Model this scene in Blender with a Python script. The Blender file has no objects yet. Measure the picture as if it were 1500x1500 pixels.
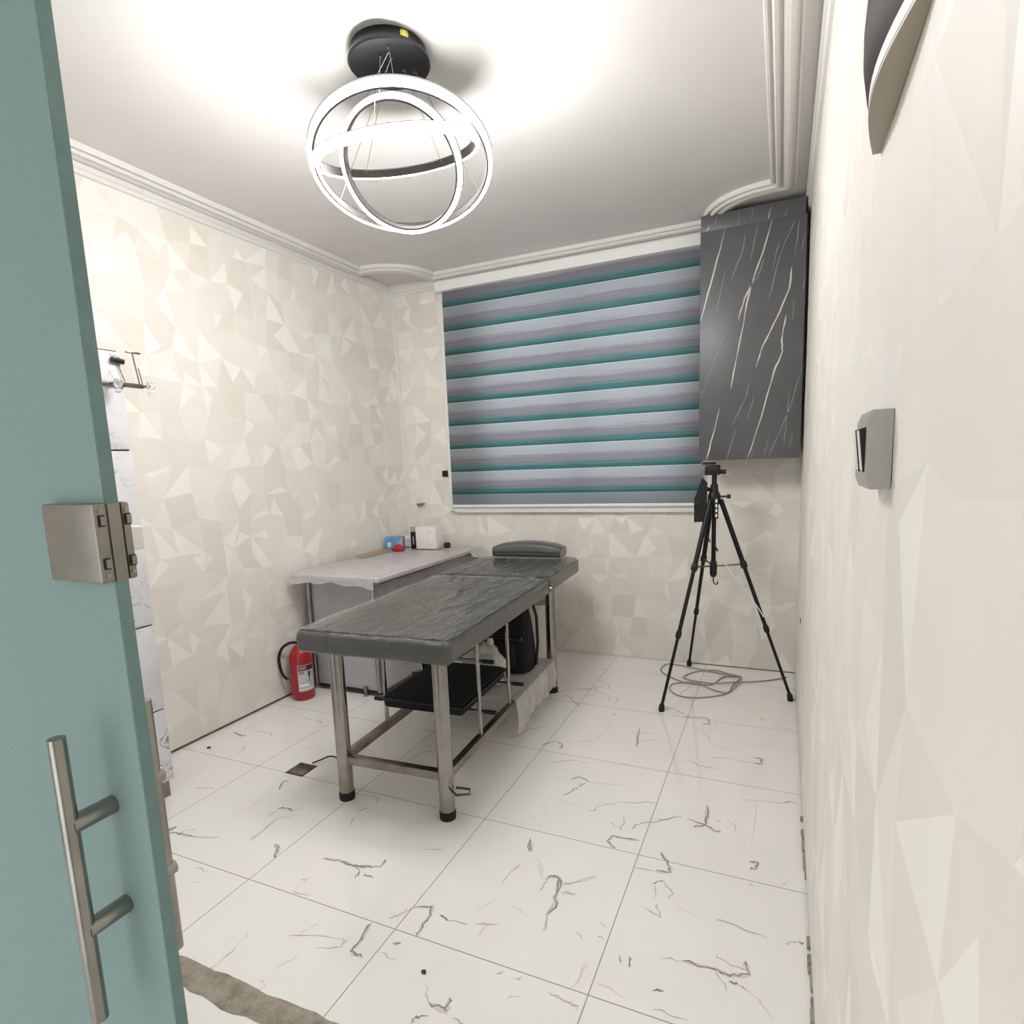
import bpy, bmesh, math, random
from mathutils import Vector, Matrix, noise
random.seed(7)
scene = bpy.context.scene
COL = scene.collection
# ------------------------------------------------------------------ camera
cam_data = bpy.data.cameras.new('camera')
cam = bpy.data.objects.new('camera', cam_data); COL.objects.link(cam)
cam_data.sensor_fit = 'HORIZONTAL'; cam_data.sensor_width = 36.0
cam_data.lens = 873.868 * 36.0 / 1500.0
cam_data.shift_y = 58.88 / 1500.0
cam_data.clip_start = 0.02
RIGHT = Vector((0.912033, 0.408346, -0.038076)); UP = Vector((-0.025439, 0.148992, 0.988511)); FWD = Vector((-0.409327, 0.900586, -0.146273))
mw = Matrix.Identity(4)
for i in range(3):
    mw[i][0] = RIGHT[i]; mw[i][1] = UP[i]; mw[i][2] = -FWD[i]
mw[2][3] = 1.3663
cam.matrix_world = mw
scene.camera = cam
# ------------------------------------------------------------------ world, light level, exposure
LED_STRENGTH = 55.0
WORLD_STRENGTH = 1.1
world = bpy.data.worlds.new('world'); scene.world = world; world.use_nodes = True
bg = world.node_tree.nodes['Background']; bg.inputs[0].default_value = (0.93, 0.97, 1.0, 1); bg.inputs[1].default_value = WORLD_STRENGTH
scene.view_settings.view_transform = 'Standard'; scene.view_settings.look = 'None'
scene.view_settings.gamma = 1.0; scene.view_settings.use_curve_mapping = False
scene.view_settings.exposure = 0.93

# room measures (metres): camera stands at x=0, y=0
XL, XR, YB, YF, H = -2.745, 0.105, 3.98, -1.1, 2.72
# ------------------------------------------------------------------ materials
def lin(h):
    h = h.lstrip('#'); c = [int(h[i:i+2], 16) / 255 for i in (0, 2, 4)]
    return tuple(x / 12.92 if x <= 0.04045 else ((x + 0.055) / 1.055) ** 2.4 for x in c) + (1,)
class NT:
    def __init__(s, m): s.t = m.node_tree; s.n = s.t.nodes; s.l = s.t.links
    def new(s, typ, **kw):
        n = s.n.new(typ)
        for k, v in kw.items():
            if k in n.inputs: n.inputs[k].default_value = v
            else: setattr(n, k, v)
        return n
    def link(s, a, b): s.l.new(a, b)
    def coords(s, scale=(1, 1, 1), rot=(0, 0, 0), loc=(0, 0, 0)):
        tc = s.new('ShaderNodeTexCoord'); mp = s.new('ShaderNodeMapping')
        mp.inputs['Scale'].default_value = scale; mp.inputs['Rotation'].default_value = rot; mp.inputs['Location'].default_value = loc
        s.link(tc.outputs['Object'], mp.inputs['Vector']); return mp.outputs[0]
    def noise(s, vec, scale, detail=4, rough=.55, dist=0):
        n = s.new('ShaderNodeTexNoise'); n.inputs['Scale'].default_value = scale; n.inputs['Detail'].default_value = detail
        n.inputs['Roughness'].default_value = rough; n.inputs['Distortion'].default_value = dist
        s.link(vec, n.inputs['Vector']); return n.outputs['Fac']
    def math(s, op, a, b=None, c=None, clamp=False):
        n = s.new('ShaderNodeMath', operation=op); n.use_clamp = clamp
        for i, v in enumerate((a, b, c)):
            if v is None: continue
            if isinstance(v, (int, float)): n.inputs[i].default_value = v
            else: s.link(v, n.inputs[i])
        return n.outputs[0]
    def ramp(s, fac, stops, interp='LINEAR'):
        n = s.new('ShaderNodeValToRGB'); n.color_ramp.interpolation = interp
        e = n.color_ramp.elements
        while len(e) < len(stops): e.new(0.5)
        for k, (p, c) in enumerate(stops):
            e[k].position = p; e[k].color = lin(c) if isinstance(c, str) else (c, c, c, 1)
        s.link(fac, n.inputs[0]); return n.outputs[0]
    def mix(s, fac, a, b):
        n = s.new('ShaderNodeMix'); n.data_type = 'RGBA'
        ins = [x for x in n.inputs if x.enabled]
        for i, v in ((0, fac), (6, a), (7, b)):
            if isinstance(v, (int, float)): n.inputs[i].default_value = v
            elif isinstance(v, str): n.inputs[i].default_value = lin(v)
            else: s.link(v, n.inputs[i])
        return n.outputs[2]
    def bump(s, h, strength=.3, dist=.01):
        n = s.new('ShaderNodeBump'); n.inputs['Strength'].default_value = strength; n.inputs['Distance'].default_value = dist
        s.link(h, n.inputs['Height']); return n.outputs[0]
def base(name):
    m = bpy.data.materials.new(name); m.use_nodes = True
    return m, NT(m), m.node_tree.nodes['Principled BSDF']
def mat(name, color, rough=.5, metal=0., noise_amt=.0, noise_scale=20, bump=0., bump_scale=60, coat=0., spec=None):
    m, t, b = base(name)
    b.inputs['Base Color'].default_value = lin(color); b.inputs['Roughness'].default_value = rough; b.inputs['Metallic'].default_value = metal
    if coat: b.inputs['Coat Weight'].default_value = coat; b.inputs['Coat Roughness'].default_value = .12
    if spec is not None: b.inputs['Specular IOR Level'].default_value = spec
    v = t.coords()
    if noise_amt:
        f = t.noise(v, noise_scale, 5)
        c = [int(color.lstrip('#')[i:i+2], 16) for i in (0, 2, 4)]
        lo = '#%02x%02x%02x' % tuple(max(0, int(x * (1 - noise_amt))) for x in c)
        hi = '#%02x%02x%02x' % tuple(min(255, int(x * (1 + noise_amt))) for x in c)
        t.link(t.ramp(f, [(.3, lo), (.7, hi)]), b.inputs['Base Color'])
    if bump:
        t.link(t.bump(t.noise(v, bump_scale, 3), bump, .004), b.inputs['Normal'])
    return m
M = {}
M['wall_base'] = mat('wallpaper_cream', '#ece6dd', .5, noise_amt=.012, noise_scale=9, bump=.06, bump_scale=220)
M['wall_mid'] = mat('wallpaper_cream_mid', '#f0ebe2', .45, noise_amt=.012, noise_scale=9, bump=.06, bump_scale=220)
M['wall_light'] = mat('wallpaper_pearl', '#f6f3ea', .38, noise_amt=.01, noise_scale=9)
M['wall_dim'] = mat('wallpaper_beige', '#e7e0d6', .5, noise_amt=.012, noise_scale=9)
M['plaster'] = mat('white_plaster', '#e4e2dd', .55, noise_amt=.012, noise_scale=3, bump=.05, bump_scale=25)
M['ceiling'] = mat('ceiling_paint', '#dad8d4', .5, noise_amt=.018, noise_scale=1.6, bump=.08, bump_scale=6)
M['dark_gap'] = mat('dark_gap', '#6a5f52', .9, noise_amt=.2)
M['white_plastic'] = mat('white_plastic', '#efeeea', .35)
M['white_metal'] = mat('white_enamel', '#f2f2f0', .3)
M['black'] = mat('black_plastic', '#0d0d0e', .45)
M['black_rubber'] = mat('black_rubber', '#141414', .7)
M['black_metal'] = mat('black_metal', '#161617', .35, .3)
M['black_cloth'] = mat('black_cloth', '#0b0b0d', .85, bump=.3, bump_scale=150)
M['chrome'] = mat('brushed_steel', '#9c9892', .24, 1., noise_amt=.06, noise_scale=14)
M['dull_steel'] = mat('dull_steel', '#8d877d', .38, 1., noise_amt=.12, noise_scale=10)
M['lock_steel'] = mat('lock_steel', '#8f8a81', .42, .85, noise_amt=.05)
M['dark_steel'] = mat('dark_steel', '#5d5850', .4, .8, noise_amt=.1)
M['red'] = mat('red_enamel', '#a3101a', .28, coat=.4)
M['red_cloth'] = mat('red_cloth', '#a8161c', .6, bump=.2, bump_scale=40)
M['pale_blue'] = mat('blue_card', '#6aa0cf', .5, noise_amt=.12, noise_scale=18)
M['pink'] = mat('pink_card', '#d99aa8', .5)
M['white_card'] = mat('white_card', '#f0ece6', .5)
M['cream_card'] = mat('cream_paper', '#e0cba6', .6)
M['grey_emblem'] = mat('grey_print', '#dcd8d2', .5)
M['label_grey'] = mat('label_grey', '#b9bcc2', .45)
M['label_dark'] = mat('label_dark', '#4a1618', .5)
M['label_rose'] = mat('label_rose', '#a8747c', .5)
M['grey_cable'] = mat('grey_cable', '#a39d95', .5)
M['white_cable'] = mat('white_cable', '#eae7e2', .45)
M['grout'] = mat('grout', '#8d8a86', .8)
M['switch_grey'] = mat('switch_grey', '#aaa7a1', .35)
M['brown'] = mat('dark_brown_gloss', '#372c26', .6, spec=.12)
M['olive'] = mat('beige_plastic', '#9f9686', .5)
M['yellow_tape'] = mat('yellow_sticker', '#d8d050', .5, noise_amt=.2, noise_scale=80)
M['canopy'] = mat('black_canopy', '#131316', .4, .2)
M['cable_steel'] = mat('cable_steel', '#8f8c88', .6)
M['baffle_black'] = mat('matt_black_baffle', '#0c0c0c', .8, spec=.1)  # for the added baffles that screen upward LED light
M['ring_metal'] = mat('dark_ring_metal', '#4a4644', .4, .4)
def led_mat():
    m, t, b = base('led_diffuser')
    b.inputs['Base Color'].default_value = (.9, .9, .9, 1)
    b.inputs['Emission Color'].default_value = (1, .985, .985, 1); b.inputs['Emission Strength'].default_value = LED_STRENGTH
    return m
M['led'] = led_mat()
def clear_plastic():
    m, t, b = base('clear_acrylic')
    b.inputs['Base Color'].default_value = (.97, .97, .97, 1); b.inputs['Roughness'].default_value = .06
    b.inputs['Transmission Weight'].default_value = .85; b.inputs['IOR'].default_value = 1.46
    return m
M['acrylic'] = clear_plastic()
def film_mat(name, opacity, tint):
    m, t, b = base(name)
    b.inputs['Base Color'].default_value = lin(tint); b.inputs['Roughness'].default_value = .22
    b.inputs['Alpha'].default_value = opacity
    v = t.coords()
    t.link(t.bump(t.noise(v, 26, 6, .6, 1.2), .6, .01), b.inputs['Normal'])
    return m
M['film'] = film_mat('thin_plastic_film', .5, '#efeeec')
def bed_film():
    m, t, b = base('crinkled_clear_film')
    b.inputs['Base Color'].default_value = lin('#e6e2da'); b.inputs['Roughness'].default_value = .3
    v = t.coords(scale=(1, .22, 1), rot=(0, 0, .12)); v2 = t.coords(scale=(1, .6, 1), rot=(0, 0, -.5))
    r1 = t.math('ABSOLUTE', t.math('SUBTRACT', t.noise(v, 13, 6, .62, 1.0), .5)); r2 = t.math('ABSOLUTE', t.math('SUBTRACT', t.noise(v2, 20, 5, .6, 1.5), .5))
    k1 = t.math('SUBTRACT', 1, t.math('DIVIDE', r1, .035), clamp=True); k2 = t.math('SUBTRACT', 1, t.math('DIVIDE', r2, .02), clamp=True)
    cl = t.math('MULTIPLY', t.math('SUBTRACT', t.noise(t.coords(scale=(1, .5, 1)), 5, 3), .42, clamp=True), 3.0, clamp=True)
    op = t.math('ADD', .07, t.math('ADD', t.math('MULTIPLY', k1, .13), t.math('MULTIPLY', t.math('MULTIPLY', k2, cl), .38)), clamp=True)  # film clouded where it folds; crinkle highlights are put into this opacity too
    n = t.bump(t.math('ADD', t.math('MULTIPLY', k1, .6), t.math('MULTIPLY', k2, .8)), .7, .006)
    tr = t.new('ShaderNodeBsdfTransparent'); gl = t.new('ShaderNodeBsdfGlossy'); gl.inputs['Roughness'].default_value = .13
    t.link(n, gl.inputs['Normal'])
    m1 = t.new('ShaderNodeMixShader'); t.link(op, m1.inputs[0]); t.link(tr.outputs[0], m1.inputs[1]); t.link(b.outputs[0], m1.inputs[2])
    fr = t.new('ShaderNodeFresnel'); fr.inputs['IOR'].default_value = 1.45; t.link(n, fr.inputs['Normal'])
    m2 = t.new('ShaderNodeMixShader'); t.link(fr.outputs[0], m2.inputs[0]); t.link(m1.outputs[0], m2.inputs[1]); t.link(gl.outputs[0], m2.inputs[2])
    t.link(m2.outputs[0], m.node_tree.nodes['Material Output'].inputs['Surface']); return m
M['bed_film'] = bed_film()
M['film_bag'] = film_mat('white_plastic_bag', .85, '#d9d7d2')
def glass_mat():
    m, t, b = base('frosted_teal_glass')
    b.inputs['Roughness'].default_value = .55; b.inputs['Transmission Weight'].default_value = .18; b.inputs['IOR'].default_value = 1.3
    v = t.coords()
    t.link(t.ramp(t.noise(v, 240, 2), [(.3, '#8fa7a3'), (.7, '#97afab')]), b.inputs['Base Color'])
    return m
M['glass'] = glass_mat()
M['glass_edge'] = mat('teal_glass_edge', '#6d8a89', .3, noise_amt=.05, noise_scale=30)
def pane_mat():
    m, t, b = base('window_glass')
    b.inputs['Base Color'].default_value = (1, 1, 1, 1); b.inputs['Roughness'].default_value = .0
    b.inputs['Transmission Weight'].default_value = 1.; b.inputs['IOR'].default_value = 1.05
    return m
M['pane'] = pane_mat()
def floor_mat():
    m, t, b = base('marble_look_tiles')
    b.inputs['Roughness'].default_value = .05; b.inputs['IOR'].default_value = 1.58
    tc = t.new('ShaderNodeTexCoord'); sx = t.new('ShaderNodeSeparateXYZ'); t.link(tc.outputs['Object'], sx.inputs[0])
    def line(o, off):
        u = t.math('DIVIDE', t.math('SUBTRACT', o, off), .6); fr = t.math('FRACT', t.math('ADD', u, 50.0))
        return t.math('LESS_THAN', t.math('SUBTRACT', .5, t.math('ABSOLUTE', t.math('SUBTRACT', fr, .5))), .0026)
    g = t.math('MAXIMUM', line(sx.outputs[0], -2.2234), line(sx.outputs[1], 1.30))
    v = tc.outputs['Object']
    cloud = t.ramp(t.noise(v, 1.7, 4), [(.35, '#f2f0ea'), (.65, '#f5f3ee')])
    n1 = t.noise(v, 2.6, 7, .62, .8)
    ridge = t.math('ABSOLUTE', t.math('SUBTRACT', n1, .5))
    vein = t.math('MULTIPLY', t.math('SUBTRACT', 1, t.math('DIVIDE', ridge, .012), clamp=True), t.math('MULTIPLY', t.math('SUBTRACT', t.noise(v, 1.9, 2), .55, clamp=True), 3.0))
    c = t.mix(t.math('MULTIPLY', vein, .16, clamp=True), cloud, '#bdb9b3')
    c = t.mix(g, c, '#96928c')
    t.link(c, b.inputs['Base Color'])
    t.link(t.math('ADD', t.math('MULTIPLY', g, .5), .05), b.inputs['Roughness'])
    return m
M['floor'] = floor_mat()
M['vein_d'] = mat('tile_vein_dark', '#979593', .08); M['vein_m'] = mat('tile_vein_mid', '#c4c0bb', .08); M['vein_f'] = mat('tile_vein_faint', '#dcd8d1', .08)
def concrete():
    m, t, b = base('rough_mortar'); b.inputs['Roughness'].default_value = .95
    v = t.coords(); f = t.noise(v, 22, 8, .7)
    t.link(t.ramp(f, [(.25, '#85796b'), (.5, '#b1a696'), (.75, '#cfc7ba')]), b.inputs['Base Color'])
    t.link(t.bump(f, .9, .02), b.inputs['Normal']); return m
M['concrete'] = concrete()
def marble(name, lo, hi, vein, sc=3., amt=1., rough=.25):
    m, t, b = base(name); b.inputs['Roughness'].default_value = rough
    v = t.coords(rot=(.3, .5, .2))
    c = t.ramp(t.noise(v, sc * .8, 5), [(.35, lo), (.65, hi)])
    r = t.math('ABSOLUTE', t.math('SUBTRACT', t.noise(v, sc, 6, .6, 1.2), .5))
    k = t.math('MULTIPLY', t.math('SUBTRACT', 1, t.math('DIVIDE', r, .013), clamp=True), t.math('MULTIPLY', t.math('SUBTRACT', t.noise(v, sc * .7, 2), .42, clamp=True), 5.0 * amt), clamp=True)
    t.link(t.mix(k, c, vein), b.inputs['Base Color']); return m
M['cab_marble'] = marble('white_marble_board', '#d2d0d2', '#dedcdd', '#77757a', 4.5)
M['desk_marble'] = marble('grey_marble_board', '#b9b4b4', '#cfcaca', '#6f6a6c', 6., .8, .3)
M['desk_panel'] = marble('grey_marble_panel', '#aca9ab', '#bbb8b9', '#88858a', 4., .5, .35)
M['shelf_marble'] = marble('grey_shelf_board', '#8f8a82', '#a39e96', '#6a655f', 5., .8, .3)
M['dark_panel'] = mat('slate_grey_laminate', '#5f5f60', .38, noise_amt=.05, noise_scale=4)
M['dark_side'] = mat('slate_grey_edge', '#2b2b2d', .5)
M['streak_b'] = mat('white_streak', '#cfcdca', .4); M['streak_m'] = mat('pale_streak', '#8d8c8c', .4)
def vinyl(name, col, wr=1.):
    m, t, b = base(name); b.inputs['Base Color'].default_value = lin(col); b.inputs['Roughness'].default_value = .3
    b.inputs['Coat Weight'].default_value = min(1, .8 * wr); b.inputs['Coat Roughness'].default_value = .1
    v = t.coords(scale=(1, .2, 1), rot=(0, 0, .05))
    a = t.noise(v, 22, 7, .62, 1.2); r = t.math('ABSOLUTE', t.math('SUBTRACT', a, .5))
    h = t.math('ADD', t.math('MULTIPLY', t.math('MINIMUM', r, .08), 8.), t.noise(t.coords(), 9, 3))
    bp = t.bump(h, .5 * wr, .014); t.link(bp, b.inputs['Normal']); t.link(bp, b.inputs['Coat Normal'])
    return m
M['vinyl'] = vinyl('film_wrapped_grey_vinyl', '#484846', .7); M['vinyl_plain'] = vinyl('grey_vinyl', '#5a5a59', .3)
def blind_mat():
    m, t, b = base('zebra_blind_fabric')
    tc = t.new('ShaderNodeTexCoord'); sx = t.new('ShaderNodeSeparateXYZ'); t.link(tc.outputs['Object'], sx.inputs[0])
    z = sx.outputs[2]
    ph = t.math('FRACT', t.math('ADD', t.math('DIVIDE', t.math('SUBTRACT', 2.497, z), .1679), 10.))
    st = t.coords(scale=(1.6, 1, 130)); n = t.noise(st, 1.0, 6, .75)
    ph2 = t.math('ADD', ph, t.math('MULTIPLY', t.math('SUBTRACT', n, .5), .8))
    c = t.ramp(ph2, [(.0, '#aab1b6'), (.02, '#a8aeb4'), (.36, '#a3a7ad'), (.46, '#85828c'), (.62, '#8a8590'), (.76, '#627e83'), (.88, '#3c7273'), (1.0, '#2b5958')])
    edge = t.math('LESS_THAN', ph, .03)
    c = t.mix(t.math('MULTIPLY', edge, .7), c, '#c5d2dc')
    c = t.mix(t.math('LESS_THAN', z, 1.152), c, '#8a9298')
    t.link(c, b.inputs['Base Color']); b.inputs['Roughness'].default_value = .6
    tr = t.new('ShaderNodeBsdfTranslucent'); t.link(c, tr.inputs[0])
    mx = t.new('ShaderNodeMixShader'); mx.inputs[0].default_value = .36
    t.link(b.outputs[0], mx.inputs[1]); t.link(tr.outputs[0], mx.inputs[2])
    t.link(mx.outputs[0], m.node_tree.nodes['Material Output'].inputs['Surface'])
    return m
M['blind'] = blind_mat()
def bin_mat():
    m, t, b = base('dotted_white_plastic'); b.inputs['Base Color'].default_value = lin('#dcd9d1'); b.inputs['Roughness'].default_value = .45
    vo = t.new('ShaderNodeTexVoronoi'); vo.inputs['Scale'].default_value = 70; t.link(t.coords(), vo.inputs['Vector'])
    t.link(t.bump(vo.outputs['Distance'], .6, .006), b.inputs['Normal']); return m
M['bin'] = bin_mat()

# ------------------------------------------------------------------ helpers
def wloc(o):
    v = Vector((0, 0, 0))
    while o: v += Vector(o.location); o = o.parent
    return v
def obj(name, bm, m, parent=None, origin=None, sharp=35, recalc=True):
    if recalc: bmesh.ops.recalc_face_normals(bm, faces=bm.faces)
    off = wloc(parent) if parent else Vector((0, 0, 0))
    org = Vector(origin) if origin is not None else off
    bmesh.ops.translate(bm, verts=bm.verts, vec=-org)
    me = bpy.data.meshes.new(name); bm.to_mesh(me); bm.free()
    for x in (m if isinstance(m, (list, tuple)) else [m]): me.materials.append(M[x])
    if sharp:
        for p in me.polygons: p.use_smooth = True
        me.set_sharp_from_angle(angle=math.radians(sharp))
    o = bpy.data.objects.new(name, me); COL.objects.link(o)
    o.location = org - off
    if parent: o.parent = parent
    return o
def thing(name, label, cat, loc, group=None):
    o = bpy.data.objects.new(name, None); COL.objects.link(o); o.location = loc; o.empty_display_size = .05
    return tag(o, label, cat, group)
def tag(o, label, cat, group=None):
    o['label'] = label; o['category'] = cat
    if group: o['group'] = group
    return o
def struct(o): o['kind'] = 'structure'; return o
def new(): return bmesh.new()
def box(bm, x0, x1, y0, y1, z0, z1, mi=0, bev=0, seg=2):
    r = bmesh.ops.create_cube(bm, size=1); vs = r['verts']
    for v in vs: v.co = Vector(((x0 + x1) / 2 + v.co.x * (x1 - x0), (y0 + y1) / 2 + v.co.y * (y1 - y0), (z0 + z1) / 2 + v.co.z * (z1 - z0)))
    fs = list({f for v in vs for f in v.link_faces})
    for f in fs: f.material_index = mi
    if bev:
        es = list({e for f in fs for e in f.edges})
        rr = bmesh.ops.bevel(bm, geom=es, offset=bev, segments=seg, affect='EDGES', profile=.5)
        for f in rr['faces']: f.material_index = mi
    return vs
def frame_of(d):
    d = d.normalized(); a = Vector((0, 0, 1)) if abs(d.z) < .9 else Vector((1, 0, 0))
    u = d.cross(a).normalized(); return u, d.cross(u).normalized()
def tube(bm, pts, r, seg=12, mi=0, caps=True, closed=False):
    pts = [Vector(p) for p in pts]; n = len(pts); rs = r if isinstance(r, (list, tuple)) else [r] * n
    rings = []; u = None
    for i, p in enumerate(pts):
        if closed: d = pts[(i + 1) % n] - pts[i - 1]
        else: d = pts[min(i + 1, n - 1)] - pts[max(i - 1, 0)]
        d.normalize()
        if u is None: u, w = frame_of(d)
        else:
            u = u - d * u.dot(d)
            u = u.normalized() if u.length > 1e-6 else frame_of(d)[0]
        w = d.cross(u).normalized()
        rings.append([bm.verts.new(p + (u * math.cos(2 * math.pi * k / seg) + w * math.sin(2 * math.pi * k / seg)) * rs[i]) for k in range(seg)])
    for i in range(n if closed else n - 1):
        a, b = rings[i], rings[(i + 1) % n]
        for k in range(seg):
            f = bm.faces.new((a[k], a[(k + 1) % seg], b[(k + 1) % seg], b[k])); f.material_index = mi
    if caps and not closed:
        f = bm.faces.new(rings[0][::-1]); f.material_index = mi
        f = bm.faces.new(rings[-1]); f.material_index = mi
def cyl(bm, p0, p1, r, seg=20, mi=0): tube(bm, [p0, p1], r, seg, mi)
def lathe(bm, c, prof, seg=32, mi=0, axis=None):
    c = Vector(c); ax = Vector(axis or (0, 0, 1)).normalized(); u, w = frame_of(ax); rings = []
    for r, h in prof:
        if r < 1e-5: rings.append([bm.verts.new(c + ax * h)])
        else: rings.append([bm.verts.new(c + ax * h + (u * math.cos(2 * math.pi * k / seg) + w * math.sin(2 * math.pi * k / seg)) * r) for k in range(seg)])
    for a, b in zip(rings, rings[1:]):
        for k in range(seg):
            A = [a[k % len(a)], a[(k + 1) % len(a)]]; B = [b[(k + 1) % len(b)], b[k % len(b)]]
            vs = []
            for v in A + B:
                if v not in vs: vs.append(v)
            if len(vs) > 2: bm.faces.new(vs).material_index = mi
def sphere(bm, c, r, mi=0, sc=(1, 1, 1), seg=16):
    rr = bmesh.ops.create_uvsphere(bm, u_segments=seg, v_segments=max(6, seg // 2), radius=1)
    for v in rr['verts']: v.co = Vector((c[0] + v.co.x * r * sc[0], c[1] + v.co.y * r * sc[1], c[2] + v.co.z * r * sc[2]))
    for f in {f for v in rr['verts'] for f in v.link_faces}: f.material_index = mi
def prism(bm, poly, axis, a, b, mi=0):
    """extrude a 2D polygon: axis 'z' -> (x,y), 'y' -> (x,z), 'x' -> (y,z)"""
    mk = {'z': lambda p, t: (p[0], p[1], t), 'y': lambda p, t: (p[0], t, p[1]), 'x': lambda p, t: (t, p[0], p[1])}[axis]
    A = [bm.verts.new(mk(p, a)) for p in poly]; B = [bm.verts.new(mk(p, b)) for p in poly]
    fs = [bm.faces.new(A), bm.faces.new(B[::-1])] + [bm.faces.new((A[i], B[i], B[(i + 1) % len(A)], A[(i + 1) % len(A)])) for i in range(len(A))]
    for f in fs: f.material_index = mi
def sweep(bm, path, prof, sgn=1., mi=0):
    """path: list of (x,y); prof: list of (offset to the left of travel, z)"""
    P = [Vector(p) for p in path]; n = len(P); rows = []
    for i in range(n):
        d0 = (P[i] - P[i - 1]).normalized() if i else (P[1] - P[0]).normalized()
        d1 = (P[i + 1] - P[i]).normalized() if i < n - 1 else d0
        n0 = Vector((-d0.y, d0.x)); n1 = Vector((-d1.y, d1.x)); mt = (n0 + n1); mt = mt.normalized() if mt.length > 1e-6 else n0
        k = 1 / max(.3, mt.dot(n0))
        rows.append([bm.verts.new((P[i].x + mt.x * k * o * sgn, P[i].y + mt.y * k * o * sgn, z)) for o, z in prof])
    for a, b in zip(rows, rows[1:]):
        for k in range(len(prof) - 1): bm.faces.new((a[k], a[k + 1], b[k + 1], b[k])).material_index = mi
    for r_ in (rows[0], rows[-1]):
        bm.faces.new(r_).material_index = mi
def stroke(bm, pts, w, place, mi, jit=0., sub=3, taper=True):
    """a thin flat mark: pts in 2D, place(p) -> 3D"""
    q = []
    for a, b in zip(pts, pts[1:]):
        a, b = Vector(a), Vector(b)
        for k in range(sub): q.append(a.lerp(b, k / sub) + Vector((random.uniform(-jit, jit), random.uniform(-jit, jit))) * (1 if k else .3))
    q.append(Vector(pts[-1])); n = len(q); L = []; R_ = []
    for i, p in enumerate(q):
        d = (q[min(i + 1, n - 1)] - q[max(i - 1, 0)]).normalized(); nn = Vector((-d.y, d.x))
        ww = w * (random.uniform(.45, 1.5) if jit else 1.) * (.35 if taper and i in (0, n - 1) else 1.) / 2
        L.append(bm.verts.new(place(p + nn * ww))); R_.append(bm.verts.new(place(p - nn * ww)))
    for i in range(n - 1):
        bm.faces.new((R_[i], R_[i + 1], L[i + 1], L[i])).material_index = mi
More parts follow.
